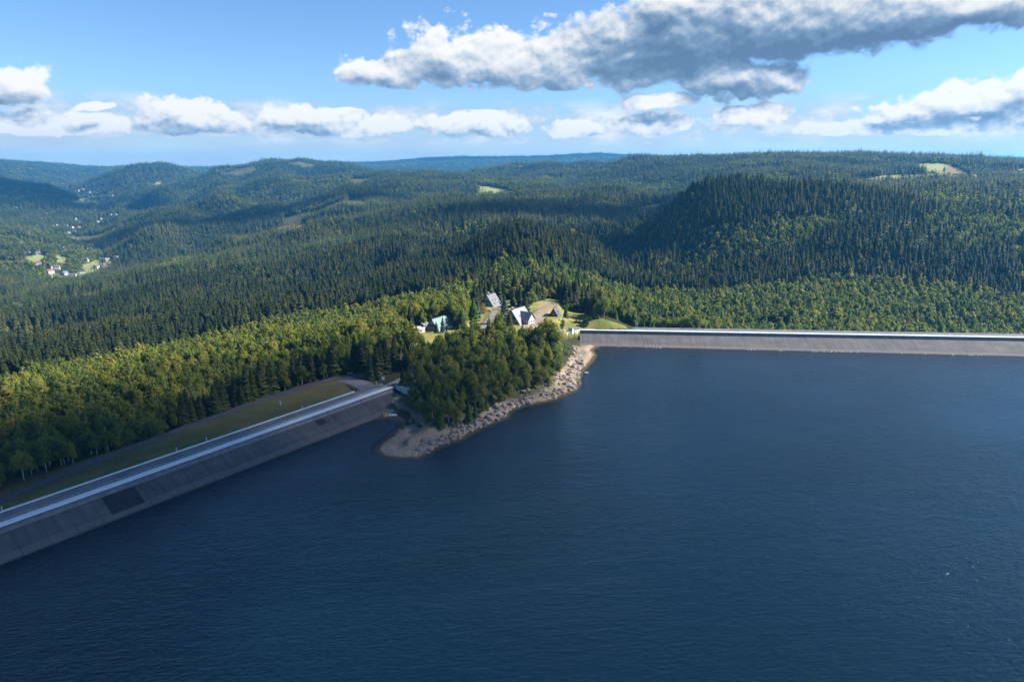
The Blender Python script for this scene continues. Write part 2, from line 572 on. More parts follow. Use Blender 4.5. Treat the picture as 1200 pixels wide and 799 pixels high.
def thing(name, label, cat, loc=(0, 0, 0), rz=0.0, group=None):
    o = bpy.data.objects.new(name, None)
    C.objects.link(o)
    o.location = tuple(loc)
    o.rotation_euler = (0, 0, rz)
    o.empty_display_size = 0.2
    return tag(o, label, cat, group)


def tag(o, label, cat, group=None, kind=None):
    if label:
        o['label'] = label
    if cat:
        o['category'] = cat
    if group:
        o['group'] = group
    if kind:
        o['kind'] = kind
    return o


def struct(o, kind='structure', label=None, cat=None):
    o['kind'] = kind
    if label:
        o['label'] = label
    if cat:
        o['category'] = cat
    return o

# ------------------------------------------------------------------ zones (outlines of what covers the ground, in the photograph's pixels, and the distances they hold for)
def zone(px, py, r, poly, r0=0, r1=1e9):
    return in_poly(px, py, poly) & (r > r0) & (r < r1)


LAWN = [(478, 394), (492, 386), (505, 382), (528, 386), (542, 380), (548, 368), (556, 360), (575, 352), (590, 351), (612, 350), (628, 354), (640, 350), (656, 351), (665, 362),
        (676, 365), (700, 371.5), (720, 377.5), (738, 384.5), (700, 386), (668, 394), (650, 396), (640, 396), (615, 400), (590, 401), (562, 402), (545, 404), (530, 405), (500, 407), (482, 402)]
DRIVE = [(573, 379), (578, 366), (584, 358), (596, 357), (594, 372), (586, 381)]
YARD = [(607, 386), (612, 374), (622, 368), (630, 361), (634, 356), (650, 353), (655, 355), (645, 361), (640, 372), (630, 384), (618, 392)]
HEADLAND = [(468, 472), (474, 448), (476, 424), (500, 412), (520, 412), (545, 410), (560, 410), (580, 404), (600, 402), (625, 398), (640, 398), (645, 406), (652, 418), (658, 428), (656, 438), (646, 449), (631, 456), (615, 463), (601, 470), (581, 478), (562, 490), (543, 500), (522, 505), (505, 504), (491, 492)]
ISLAND = [(441, 447), (449, 443), (462, 432), (474, 428), (476, 440), (462, 446)]
BEACH = [(440, 535), (452, 485), (466, 463), (482, 472), (498, 490), (522, 498), (560, 484), (600, 463), (640, 449), (664, 427), (672, 404), (672, 396), (690, 400), (705, 400), (700, 440), (640, 490), (500, 545)]
MEADOWS = [([(540, 210), (557.5, 210.5), (557.5, 213.5), (541, 213)], 2500, 3700),
           ([(560, 217.5), (582, 220), (600, 224), (602, 229), (578, 231), (560, 228)], 2150, 3300),
           ([(1071, 193), (1087, 191.2), (1107, 192), (1117, 194), (1130, 201.6), (1146, 207), (1107, 209), (1087, 205), (1076, 199)], 1600, 3000),
           ([(985, 212), (1015, 208), (1050, 204), (1090, 206), (1098, 211), (1050, 213), (1000, 215)], 1450, 2400),
           ([(1183, 204), (1192, 198), (1215, 197), (1260, 198), (1260, 208), (1185, 208)], 1500, 3000),
           ([(85, 236), (100, 232), (112, 236), (105, 240), (88, 239)], 3800, 6500),
           ([(183, 214), (190, 212), (190, 216), (180, 217)], 3800, 6500)]
VILLAGE_FIELDS = [([(56, 322), (66, 320), (80, 326), (90, 329), (100, 325), (112, 317), (126, 306), (124, 298), (112, 302), (108, 311), (94, 316), (86, 322), (72, 328), (60, 332)], 1300, 2400),
                  ([(28, 302), (48, 297), (58, 303), (44, 311), (30, 309)], 1400, 2400),
                  ([(100, 322), (118, 313), (128, 305), (134, 309), (120, 321), (106, 328)], 1300, 2400),
                  ([(62, 299), (75, 299), (80, 304), (78, 309), (66, 307)], 1500, 2600),
                  ([(97, 310), (112, 306), (116, 309), (108, 315), (96, 316)], 1400, 2400)]
CLEARINGS = [([(1008, 300), (1030, 283), (1055, 264), (1074, 255), (1082, 262), (1066, 280), (1046, 292), (1018, 305)], 700, 1250, 0.35),
             ([(1060, 300), (1095, 282), (1120, 286), (1105, 298), (1070, 306)], 700, 1100, 0.5),
             ([(748, 246), (765, 238), (782, 238), (772, 246), (748, 256), (735, 262)], 1200, 2300, 0.15),
             ([(650, 240), (690, 239), (700, 243), (665, 246)], 1200, 2100, 0.2),
             ([(880, 384), (905, 378), (935, 383), (930, 389), (880, 389)], 560, 720, 0.05),
             ([(318, 264), (360, 263), (362, 270), (330, 276)], 1400, 2300, 0.3)]
# share of broadleaf trees by place
BROAD = [([(-120, 520), (-60, 470), (60, 445), (150, 425), (250, 402), (330, 384), (420, 352), (470, 335), (520, 328), (560, 330), (575, 346), (560, 356), (545, 366), (520, 372), (500, 384), (478, 396), (474, 424), (430, 430), (300, 470), (0, 590), (-200, 660)], 0, 760, 0.80),
         ([(458, 474), (466, 400), (478, 384), (545, 350), (660, 345), (745, 386), (690, 400), (670, 460), (500, 502)], 0, 600, 0.84),
         (HEADLAND, 0, 620, 0.84),
         ([(560, 340), (600, 352), (660, 350), (700, 366), (745, 384), (760, 372), (720, 352), (660, 338), (600, 335)], 560, 760, 0.5),
         ([(560, 340), (590, 315), (700, 322), (760, 340), (830, 360), (860, 430), (745, 430), (700, 366), (660, 345)], 560, 860, 0.27),
         ([(760, 346), (800, 340), (860, 325), (950, 345), (1000, 350), (1060, 450), (860, 450), (810, 400)], 520, 860, 0.75),
         ([(930, 330), (1010, 315), (1100, 310), (1200, 300), (1320, 300), (1320, 460), (1050, 460), (960, 360)], 520, 900, 0.78),
         ([(1080, 235), (1130, 228), (1200, 240), (1350, 250), (1350, 310), (1200, 305), (1110, 300), (1085, 275)], 800, 1500, 0.75),
         ([(1090, 214), (1200, 214), (1350, 214), (1350, 250), (1200, 245), (1130, 236), (1095, 232)], 1100, 1700, 0.4),
         ([(-200, 262), (0, 258), (40, 262), (90, 280), (130, 300), (128, 315), (95, 335), (60, 340), (0, 322), (-200, 330)], 1500, 3100, 0.62),
         ([(-100, 455), (0, 450), (30, 470), (60, 490), (0, 500), (-100, 520)], 280, 520, 0.85),
         ([(650, 256), (690, 252), (690, 275), (660, 275)], 1000, 1700, 0.35),
         ([(560, 212), (650, 214), (640, 228), (590, 222)], 2300, 3600, 0.4),
         ([(880, 270), (980, 300), (1010, 325), (930, 332)], 700, 1100, 0.2)]


def broad_share(px, py, r):
    p = np.where(r < 2500, 0.045, 0.08)
    for poly, a, b, s in BROAD:
        p = np.where(zone(px, py, r, poly, a, b), s, p)
    return p


# pads under the houses: centre pixel, height, radius
def pad(px, py, z, rad):
    P = unz(px, py, z)
    PADS.append((P[0], P[1], z, rad))
    return P


HA = pad(517, 386, 13.8, 11)
HA2 = pad(487, 388, 13.2, 9)
HA3 = pad(510, 373, 14.2, 6)
HB = pad(570, 362, 14.2, 12)
HC = pad(607, 380, 14.0, 15)
HD = pad(647, 371, 14.2, 7)
TURRET = pad(668.7, 388.5, 9.0, 2.4)

# ------------------------------------------------------------------ terrain
# the left dam's grass slope between its guard wall and the service road
nL = np.array([ldir[1], -ldir[0]])        # towards the water
nR = np.array([rdir[1], -rdir[0]])
BARR = [LC0[:2] - ldir * 260 - nL * 12.6, LC0[:2] - nL * 12.6, unz(416, 459.5, CREST)[:2]]
service_ext = [service[0] - np.append((service[3] - service[0])[:2] / np.linalg.norm((service[3] - service[0])[:2]) * 200, 0)] + list(service)
i_end = min(range(len(service)), key=lambda i: abs(service[i][0] - unz(405, 443, 9)[0]))
GRASS_SLOPE = [b for b in BARR] + [unz(405, 452, 9)[:2]] + [s[:2] for s in service_ext[:i_end + 2]][::-1]

_height0 = height


def height(x, y, want_d=False):
    z, d = _height0(x, y, True)
    shp = z.shape
    xf, yf, zf = np.ravel(np.asarray(x, float)), np.ravel(np.asarray(y, float)), z.ravel()
    m = (np.hypot(xf, yf) < 620) & (xf < 20)
    if m.any():
        xm, ym = xf[m], yf[m]
        ins = in_poly(xm, ym, GRASS_SLOPE)
        db = dist_line(xm, ym, BARR)
        ds, zs = dist_line(xm, ym, service_ext, withz=True)
        ds = np.maximum(ds - 3.2, 0)
        zi = (8.8 * ds + zs * db) / (ds + db + 1e-6) + fbm(xm / 6, ym / 6, 3) * 0.5 * sstep(1, 5, np.minimum(ds, db))
        zf[m] = np.where(ins, zi, zf[m])
    z = zf.reshape(shp)
    return (z, d) if want_d else z


R1 = np.arange(165, 720, 1.45)
R2 = [720.0]
while R2[-1] < 11600:
    R2.append(R2[-1] * 1.0088)
RR = np.concatenate([R1, R2])
BB = np.radians(np.arange(-53, 53.01, 0.115))
TB, TR = np.meshgrid(BB, RR)
TX, TY = np.sin(TB) * TR, np.cos(TB) * TR
TZ, TD = height(TX, TY, True)
PX, PY, _ = project(TX, TY, TZ)


def grid_mesh(name, X, Y, Zz, keep=None):
    nr, nc = X.shape
    idx = np.arange(nr * nc).reshape(nr, nc)
    q = np.stack([idx[:-1, :-1], idx[:-1, 1:], idx[1:, 1:], idx[1:, :-1]], -1).reshape(-1, 4)
    if keep is not None:
        k = keep.reshape(-1)
        q = q[k[q].all(1)]
    used = np.zeros(nr * nc, bool)
    used[q.ravel()] = True
    remap = np.cumsum(used) - 1
    q = remap[q]
    co = np.stack([X, Y, Zz], -1).reshape(-1, 3)[used]
    me = bpy.data.meshes.new(name)
    me.vertices.add(len(co))
    me.vertices.foreach_set('co', co.astype(np.float32).ravel())
    me.loops.add(len(q) * 4)
    me.loops.foreach_set('vertex_index', q[:, ::-1].astype(np.int32).ravel())
    me.polygons.add(len(q))
    me.polygons.foreach_set('loop_start', np.arange(0, len(q) * 4, 4, dtype=np.int32))
    me.polygons.foreach_set('use_smooth', np.ones(len(q), bool))
    me.update(calc_edges=True)
    return me, used


def ground_colour():
    col = np.empty(TX.shape + (3,))
    n1 = fbm(TX / 9, TY / 9, 4)
    n2 = fbm(TX / 60, TY / 60, 3)
    col[:] = (0.030, 0.034, 0.016)
    col *= (1 + 0.8 * n1)[..., None]

    def lay(mask, c, c2=None, amt=None):
        k = np.clip(0.5 + 1.6 * n1 + 0.8 * n2, 0, 1)[..., None]
        cc = np.array(c) * (1 - k) + np.array(c2 or c) * k
        mm = mask[..., None]
        if amt is not None:
            mm = np.clip(amt, 0, 1)[..., None] * mm
        col[:] = col * (1 - mm) + cc * mm

    z = lambda p, a=0, b=1e9: zone(PX, PY, TR, p, a, b).astype(float)
    age, mixd = stand_of(TX, TY)
    lay(((age < .035) & (TR > 900) & (TR < 6000)).astype(float), (0.085, 0.08, 0.035), (0.06, 0.065, 0.025))
    lay(z(HEADLAND, 300, 640), (0.10, 0.085, 0.03), (0.05, 0.055, 0.02))
    lay(z(LAWN, 400, 760), (0.12, 0.15, 0.032), (0.21, 0.18, 0.065))
    lay(z(YARD, 450, 720), (0.24, 0.19, 0.14), (0.19, 0.15, 0.11))
    lay(z(DRIVE, 450, 700), (0.10, 0.10, 0.105), (0.13, 0.125, 0.12))
    g = in_poly(TX, TY, GRASS_SLOPE) & (TR < 620)
    lay(g.astype(float), (0.14, 0.115, 0.045), (0.085, 0.09, 0.03))
    dl = np.full(TX.shape, 99.0)
    m = TR < 720
    for line in (service, hroad, crossr):
        dl[m] = np.minimum(dl[m], dist_line(TX[m], TY[m], line))
    lay((1 - sstep(4.5, 9, dl)) * (~g), (0.12, 0.095, 0.04), (0.08, 0.075, 0.03))
    # bare lake shore, bleached below the flood line
    near = (TR < 760)
    bw = 9 + 10 * fbm(TX / 14, TY / 14, 3)
    shore_m = near * (1 - sstep(0, 5, TD - bw)) * (z(BEACH) > 0)
    lay(shore_m, (0.29, 0.228, 0.172), (0.20, 0.155, 0.12))
    lay(near * (TD < 0.5) * (1.0), (0.23, 0.175, 0.12), (0.16, 0.125, 0.08))
    lay(near * sstep(-2, -9, TD), (0.05, 0.05, 0.035))
    dark_soil = [(461, 484), (466, 478), (480, 482), (482, 491), (476, 494), (470, 489)]
    lay(z(dark_soil, 280, 420), (0.075, 0.05, 0.04), (0.045, 0.035, 0.03))
    tan = [(464, 461), (471, 463), (456, 487), (448, 488)]
    lay(z(tan, 280, 420), (0.26, 0.20, 0.14), (0.20, 0.155, 0.11))
    for p, a, b in MEADOWS:
        lay(z(p, a, b), (0.17, 0.21, 0.07), (0.25, 0.235, 0.10))
    heath = [(1103, 201), (1112, 193), (1122, 194), (1140, 206), (1115, 207)]
    lay(z(heath, 1600, 3000), (0.16, 0.12, 0.06))
    for p, a, b in VILLAGE_FIELDS:
        lay(z(p, a, b), (0.14, 0.19, 0.06), (0.22, 0.21, 0.09))
    for p, a, b, s in CLEARINGS:
        lay(z(p, a, b), (0.15, 0.115, 0.06), (0.16, 0.115, 0.05) if a == 700 else (0.11, 0.09, 0.055))
    lay(sstep(8600, 9400, TR), (0.022, 0.04, 0.024), (0.03, 0.045, 0.022))
    return col


terr_me, used = grid_mesh('ground', TX, TY, TZ)
GC = ground_colour().reshape(-1, 3)[used]
at = terr_me.color_attributes.new('ground', 'FLOAT_COLOR', 'POINT')
at.data.foreach_set('color', np.concatenate([GC, np.ones((len(GC), 1))], 1).astype(np.float32).ravel())
M_ground, t, out = new_mat('ground')
b = t.new('ShaderNodeBsdfPrincipled')
ca = t.new('ShaderNodeVertexColor', layer_name='ground')
geo = t.new('ShaderNodeNewGeometry')
nz = t.noise(geo.outputs['Position'], 1.1, 5, 0.65)
t.l.new(t.mix(0.8, ca.outputs[0], t.ramp(nz, [(0.28, (0.5, 0.5, 0.5)), (0.72, (1.5, 1.45, 1.4))]), 'MULTIPLY'), b.inputs['Base Color'])
b.inputs['Roughness'].default_value = 0.95
b.inputs['Specular IOR Level'].default_value = 0.1
bp = t.new('ShaderNodeBump')
bp.inputs['Strength'].default_value = 0.6
bp.inputs['Distance'].default_value = 0.35
t.l.new(nz, bp.inputs['Height'])
t.l.new(bp.outputs[0], b.inputs['Normal'])
t.l.new(b.outputs[0], out.inputs[0])
terr_me.materials.append(M_ground)
ground = struct(link('ground', terr_me), 'structure', 'wooded hills, valley floor and rocky headland round the reservoir', 'ground')

# ------------------------------------------------------------------ water
WR = np.concatenate([np.arange(20, 165, 4.0), np.arange(165, 700, 1.45), np.arange(700, 1100, 3.0), np.arange(1100, 2000, 25.0)])
WB = np.radians(np.arange(-70, 70.01, 0.16))
wb, wr = np.meshgrid(WB, WR)
WX, WY = np.sin(wb) * wr, np.cos(wb) * wr
WD = sdf_res(WX, WY)
WDEP = np.maximum(0, -height(WX, WY))
wm, wu = grid_mesh('water', WX, WY, np.zeros_like(WX), WD < 3.2)
da = wm.attributes.new('depth', 'FLOAT', 'POINT')
dep = np.where(WR[:, None] < 165, 14.0, WDEP)
da.data.foreach_set('value', dep.reshape(-1)[wu].astype(np.float32))
M_water, t, out = new_mat('lake_water')
b = t.new('ShaderNodeBsdfPrincipled')
b.inputs['Base Color'].default_value = (0.0006, 0.006, 0.012, 1)
b.inputs['Roughness'].default_value = 0.19
b.inputs['Specular Tint'].default_value = (0.6, 0.92, 1.0, 1)
b.inputs['IOR'].default_value = 1.42
geo = t.new('ShaderNodeNewGeometry')
pos = geo.outputs['Position']
wob = t.v('ADD', pos, t.v('SCALE', t.v('SUBTRACT', t.new('ShaderNodeTexNoise').outputs['Color'], (.5, .5, .5)), scale=0.0))
rot = t.new('ShaderNodeVectorRotate', rotation_type='Z_AXIS')
t.l.new(pos, rot.inputs['Vector'])
rot.inputs['Angle'].default_value = math.radians(-8)
rp = rot.outputs[0]
w1 = t.noise(t.v('MULTIPLY', rp, (0.42, 0.95, 1)), 1.0, 3, 0.5, dist=0.25)
w2 = t.noise(t.v('MULTIPLY', rp, (0.11, 0.26, 1)), 1.0, 2, 0.5, dist=0.3)
w3 = t.noise(t.v('MULTIPLY', rp, (1.5, 2.4, 1)), 1.0, 2, 0.5)
gust = t.noise(t.v('MULTIPLY', rp, (0.006, 0.012, 1)), 1.0, 4, 0.6, dist=0.8)
amp = t.smooth(gust, 0.3, 0.7, 0.55, 1.15)
h = t.m('ADD', t.m('ADD', t.m('MULTIPLY', w1, 0.75), t.m('MULTIPLY', w2, 0.7)), t.m('MULTIPLY', w3, 0.12))
bp = t.new('ShaderNodeBump')
bp.inputs['Strength'].default_value = 1.0
bp.inputs['Distance'].default_value = 0.58
t.l.new(t.m('MULTIPLY', h, amp), bp.inputs['Height'])
t.l.new(bp.outputs[0], b.inputs['Normal'])
dpt = t.new('ShaderNodeAttribute', attribute_name='depth')
tp = t.new('ShaderNodeBsdfTransparent')
tp.inputs[0].default_value = (0.80, 0.82, 0.72, 1)
mx = t.new('ShaderNodeMixShader')
t.l.new(t.smooth(dpt.outputs['Fac'], 0.0, 1.5, 0.25, 1.0), mx.inputs[0])
t.l.new(tp.outputs[0], mx.inputs[1])
t.l.new(b.outputs[0], mx.inputs[2])
t.l.new(mx.outputs[0], out.inputs[0])
wm.materials.append(M_water)
water = struct(link('water', wm), 'structure', 'dark blue rippled water of the reservoir', 'water')

# ------------------------------------------------------------------ materials of built things
M_conc = surf('pale_concrete', (0.54, 0.56, 0.58), 0.8, 0.25, 0.5, bump=0.1)
M_bright = surf('brightened_concrete', (0.74, 0.75, 0.75), 0.8, 0.18, 0.5, bump=0.1)  # pale_concrete with its colour raised to offset cloud shade on the left walkway
M_white = surf('white_paint', (0.62, 0.63, 0.63), 0.6, 0.12, 0.4)
M_asph = surf('asphalt', (0.085, 0.085, 0.09), 0.9, 0.3, 0.35, bump=0.1)
M_asph2 = surf('worn_asphalt', (0.17, 0.165, 0.165), 0.9, 0.35, 0.18, (0.10, 0.10, 0.105))
M_steel = surf('galvanised_steel', (0.42, 0.44, 0.45), 0.45, 0.2, 1.0, metal=0.6)
M_teal = surf('teal_sheeting', (0.36, 0.52, 0.54), 0.6, 0.25, 0.4)
M_dark = surf('dark_glass', (0.03, 0.035, 0.045), 0.15, 0.3, 0.4, spec=0.5)
M_brick = surf('red_brown_boards', (0.16, 0.045, 0.035), 0.8, 0.4, 0.8)
M_timber = surf('dark_timber', (0.055, 0.04, 0.032), 0.8, 0.4, 0.8)
M_grey_roof = surf('grey_sheet_roof', (0.115, 0.12, 0.13), 0.55, 0.2, 0.4)
M_dark_roof = surf('dark_roof_felt', (0.045, 0.05, 0.065), 0.7, 0.3, 0.5)
M_teal_roof = surf('teal_sheet_roof', (0.12, 0.195, 0.20), 0.5, 0.25, 0.3)
M_white_roof = surf('pale_sheet_roof', (0.20, 0.207, 0.225), 0.5, 0.15, 0.3)
M_plaster = surf('pale_plaster', (0.38, 0.38, 0.37), 0.85, 0.15, 0.5)
M_greyplaster = surf('grey_render', (0.29, 0.30, 0.315), 0.85, 0.2, 0.5)
M_red_roof = surf('red_tile_roof', (0.24, 0.085, 0.065), 0.75, 0.35, 0.5)
M_yellow = surf('cream_plaster', (0.62, 0.52, 0.33), 0.85, 0.15, 0.5)


def dam_mat():
    """asphalt lining: pour joints, drip stains and the paler band the lake leaves"""
    m, t, out = new_mat('asphalt_lining')
    b = t.new('ShaderNodeBsdfPrincipled')
    uv = t.new('ShaderNodeUVMap', uv_map='UVMap')
    u = uv.outputs[0]
    sx = t.new('ShaderNodeSeparateXYZ')
    t.l.new(u, sx.inputs[0])
    big = t.noise(t.v('MULTIPLY', u, (0.05, 0.12, 1)), 1.0, 5, 0.65)
    drip = t.noise(t.v('MULTIPLY', u, (0.35, 0.04, 1)), 1.0, 6, 0.7)
    grit = t.noise(t.v('MULTIPLY', u, (2.5, 2.5, 1)), 1.0, 5, 0.7)
    col = t.ramp(t.m('ADD', t.m('MULTIPLY', big, 0.5), t.m('MULTIPLY', drip, 0.5)), [(0.32, (0.045, 0.043, 0.044)), (0.5, (0.080, 0.076, 0.074)), (0.68, (0.125, 0.118, 0.112))])
    wav = t.m('ADD', sx.outputs[1], t.m('MULTIPLY', t.noise(t.v('MULTIPLY', u, (0.12, 0.3, 1)), 1.0, 3, 0.5), 2.2))
    band = t.smooth(wav, 5.4, 4.2)
    col = t.mix(t.m('MULTIPLY', band, 0.6), col, (0.125, 0.108, 0.104, 1))
    line = t.smooth(t.m('ABSOLUTE', t.m('SUBTRACT', wav, 5.3)), 0.0, 0.55, 0.55, 0.0)
    col = t.mix(line, col, (0.045, 0.045, 0.05, 1))
    wet = t.smooth(wav, 2.1, 1.5)
    col = t.mix(t.m('MULTIPLY', wet, 0.7), col, (0.06, 0.052, 0.05, 1))
    # joints across the slope
    cell = t.m('FRACT', t.m('DIVIDE', sx.outputs[0], 9.3))
    j = t.smooth(cell, 0.0, 0.055, 1.0, 0.0)
    jn = t.smooth(t.noise(t.v('MULTIPLY', u, (0.1075, 0.0, 0)), 1.0, 0, 0.5), 0.40, 0.55)
    col = t.mix(t.m('MULTIPLY', j, jn), col, (0.035, 0.035, 0.038, 1))
    col = t.mix(0.6, col, t.ramp(grit, [(0.3, (0.7, 0.7, 0.7)), (0.7, (1.25, 1.25, 1.25))]), 'MULTIPLY')
    t.l.new(col, b.inputs['Base Color'])
    b.inputs['Roughness'].default_value = 0.9
    b.inputs['Specular IOR Level'].default_value = 0.25
    t.l.new(b.outputs[0], out.inputs[0])
    return m


M_lining = dam_mat()
M_wave = surf('shade_dark_concrete', (0.20, 0.20, 0.205), 0.9, 0.4, 0.3, bump=.1)  # shade under the walkway edge put into the colour, with noise wear
M_seam = surf('sealed_seam', (0.045, 0.045, 0.048), 0.8, 0.3, 0.4)
M_patch = surf('fresh_asphalt', (0.022, 0.023, 0.027), 0.75, 0.35, 0.3)


def set_uv(me, uvs):
    l = me.uv_layers.new(name='UVMap')
    vi = np.empty(len(me.loops), np.int32)
    me.loops.foreach_get('vertex_index', vi)
    l.data.foreach_set('uv', np.asarray(uvs, np.float32)[vi].ravel())


def dam(name, label, c0, direc, n2, length, run, t0=0.0, walk=3.4, road_w=8.4, guard=(0, 1e9), walk_m=None):
    """crest line from c0 along direc; n2 points to the water; run(t) = width of the sloping face above the water"""
    root = thing(name, label, 'dam', (c0[0], c0[1], 0))
    o0 = np.array([c0[0], c0[1], 0.0])

    def at(s, o, z):
        return np.array([direc[0] * s + n2[0] * o, direc[1] * s + n2[1] * o, z])

    S = np.arange(t0, t0 + length + 0.1, 6.0)
    T = 6.6
    # sloping face
    mb = MB()
    uv = []
    rows = []
    for s in S:
        rn = run(s)
        row = []
        for z in np.linspace(T, -6.0, 10):
            row.append(at(s, 0.25 + (T - z) / T * (rn - 0.25), z))
            uv.append((s + 500, z / T * math.hypot(T, rn)))
        rows.append(row)
    mb.strip(rows)
    me = mb.mesh('upstream_face', M_lining)
    set_uv(me, uv)
    link('upstream_face', me, root)
    # curved wave wall under the walkway
    mb = MB()
    prof = [(-walk, CREST - .3), (-walk, CREST + .22), (0.0, CREST + .22), (0.05, CREST - .05), (-.3, CREST - .55), (-.42, CREST - 1.1), (-.3, CREST - 1.7), (0.24, T - .02), (0.10, T - .35)]
    mb.strip([[at(s, o, z) for o, z in prof[:4]] for s in S])
    mb.build('walkway', walk_m or M_conc, root)
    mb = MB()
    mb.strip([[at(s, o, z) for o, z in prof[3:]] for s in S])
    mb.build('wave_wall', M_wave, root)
    # thin joint between the two rows of slabs
    mb = MB()
    mb.strip([[at(s, -walk * .56, CREST + .224), at(s, -walk * .56 + .22, CREST + .224)] for s in S])
    mb.build('slab_joint', M_asph2, root)
    # road
    mb = MB()
    mb.strip([[at(s, -walk - 0.003, CREST), at(s, -walk - road_w * .5, CREST + .06), at(s, -walk - road_w, CREST)] for s in S])
    mb.build('crest_road', M_asph2, root)
    # body under the road, down to the dry side
    mb = MB()
    w_all = walk + road_w
    mb.strip([[at(s, -w_all, CREST - .01), at(s, -w_all - 1.1, CREST - .02), at(s, -w_all - 1.2, CREST - .3), at(s, -w_all - 30, CREST - 17)] for s in S])
    mb.build('shoulder', surf('verge_' + name, (0.075, 0.075, 0.028), 0.9, 0.4, 0.3), root)
    # guard wall on the dry side
    g0, g1 = max(t0, guard[0]), min(t0 + length, guard[1])
    mb = MB()
    pr = [(-w_all - .25, CREST - .1), (-w_all - .3, CREST + .62), (-w_all - .62, CREST + .62), (-w_all - .68, CREST - .1)]
    SS = np.linspace(g0, g1, max(2, int((g1 - g0) / 6)))
    mb.strip([[at(s, o, z) for o, z in pr] for s in SS])
    mb.poly([at(g1, o, z) for o, z in pr])
    mb.poly([at(g0, o, z) for o, z in pr][::-1])
    mb.build('guard_wall', M_white, root)
    # railing between walkway and road
    mb = MB()
    for s in np.arange(t0 + .5, t0 + length, 2.5):
        mb.box((-.04, -.04, 0), (.04, .04, 1.1), 0, at(s, -walk + .12, CREST + .22))
    for z in (0.55, 1.08):
        mb.tube([at(s, -walk + .12, CREST + .22 + z) for s in S], 0.035, 5)
    mb.build('railing', M_steel, root)
    return root, at


lenL = np.hypot(*(LC1 - LC0)[:2])
sw0 = np.dot(LW0[:2] - LC0[:2], ldir)
ow0 = np.dot(LW0[:2] - LC0[:2], nL)
sw1 = np.dot(LW1[:2] - LC0[:2], ldir)
ow1 = np.dot(LW1[:2] - LC0[:2], nL)
print('DAM L', lenL, sw0, ow0, sw1, ow1)


def runL(s):
    return ow0 + (ow1 - ow0) * np.clip((s - sw0) / (sw1 - sw0), -1.2, 1.05)


guard_end = np.dot(unz(416, 459.5, CREST)[:2] - LC0[:2], ldir)
damL, atL = dam('dam', 'dark dam with a white walkway and a long guard wall, crossing the lower left', LC0, ldir, nL, lenL + 180, runL, -180, guard=(-180, guard_end), walk_m=M_bright)
# fresh black patch on the slope
mb = MB()
vals = []
for px, py in ((112, 577), (153, 566), (168.5, 588), (129, 604)):
    best = None
    for z in np.linspace(0.2, 6.5, 64):
        P = unz(px, py, z)
        s = np.dot(P[:2] - LC0[:2], ldir)
        o = np.dot(P[:2] - LC0[:2], nL)
        e = abs(o - (0.25 + (6.6 - z) / 6.6 * (runL(s) - 0.25)))
        if best is None or e < best[0]:
            best = (e, s, z)
    vals.append(best)
print('PATCH', vals)


def on_face(s, z, up=0.0):
    rn = runL(s)
    nrm = math.hypot(6.6, rn)
    return atL(s, 0.25 + (6.6 - z) / 6.6 * (rn - 0.25) + up * 6.6 / nrm, z + up * rn / nrm)


sa, sb = (vals[0][1] + vals[3][1]) / 2, (vals[1][1] + vals[2][1]) / 2
za, zb = 6.45, min(vals[2][2], vals[3][2])
mb.strip([[on_face(s, z, 0.03) for z in np.linspace(za, zb, 5)] for s in np.linspace(sa, sb, 6)])
mb.build('repair_patch', M_patch, damL)
mb = MB()
for k in (.3, .62):
    s = sa + (sb - sa) * k
    mb.strip([[on_face(s, z, 0.036), on_face(s + .22, z, 0.036)] for z in np.linspace(za, zb + 1.2, 5)])
s0_ = sa + (sb - sa) * .62
mb.strip([[on_face(s, 4.6, 0.036), on_face(s, 4.45, 0.036)] for s in np.linspace(s0_ + .3, sb, 4)])
mb.build('patch_seam', M_seam, damL)
sp, zp = vals[0][1], 0
mb = MB()
e0 = np.dot(unz(370, 491, 6)[:2] - LC0[:2], ldir)
mb.strip([[on_face(s, z, 0.03) for z in (6.2, 5.2, 4.3)] for s in np.linspace(e0 - 2.5, e0 + 2.5, 3)])
mb.build('small_patch', M_patch, damL)

# end wall of the left dam, clad in pale teal sheeting
mb = MB()
wa = np.array([LC1[0], LC1[1]])
wb_ = unz(481, 456.5, CREST)[:2]
wn = np.array([(wb_ - wa)[1], -(wb_ - wa)[0]])
wn = wn / np.linalg.norm(wn)
if wn[1] > 0:
    wn = -wn
ww = thing('wing_wall', 'pale teal corrugated end wall where the left dam meets the headland', 'wall', (wa[0], wa[1], 0))
wl = wb_ - wa
mb = MB()
N = 18
for k in range(N):
    p0, p1 = wl * k / N, wl * (k + 1) / N
    z0, z1 = CREST - 1.2 - 3.8 * k / N, CREST - 1.2 - 3.8 * (k + 1) / N
    off = wn * (0.12 if k % 2 else 0.0)
    q = [np.append(p0 + off, z0), np.append(p1 + off, z1), np.append(p1 + off, CREST + .5), np.append(p0 + off, CREST + .5)]
    mb.prism(q, np.append(-wn * 0.3, 0))
mb.build('wall_panel', M_teal, ww)
mb = MB()
q = [np.append(wn * .25, CREST + .502), np.append(wl + wn * .25, CREST + .502), np.append(wl - wn * .45, CREST + .502), np.append(-wn * .45, CREST + .502)]
mb.prism(q, (0, 0, .2))
mb.build('coping', M_conc, ww)
mb = MB()
e2 = np.array([ldir[0], ldir[1]]) * 7 + nL * -1
q = [np.append(wl, CREST - 5), np.append(wl + e2, CREST - 3.5), np.append(wl + e2, CREST + .45), np.append(wl, CREST + .45)]
mb.prism(q, np.append(-nL * .3, 0))
mb.build('return_panel', M_teal, ww)
mb = MB()
for k in range(9):
    p = wl * k / 8
    mb.box((-.04, -.04, 0), (.04, .04, 1.0), 0, (p[0], p[1], CREST + .7))
mb.tube([np.append(wl * 0, CREST + 1.7), np.append(wl, CREST + 1.7)], .04, 5)
mb.build('railing', M_steel, ww)

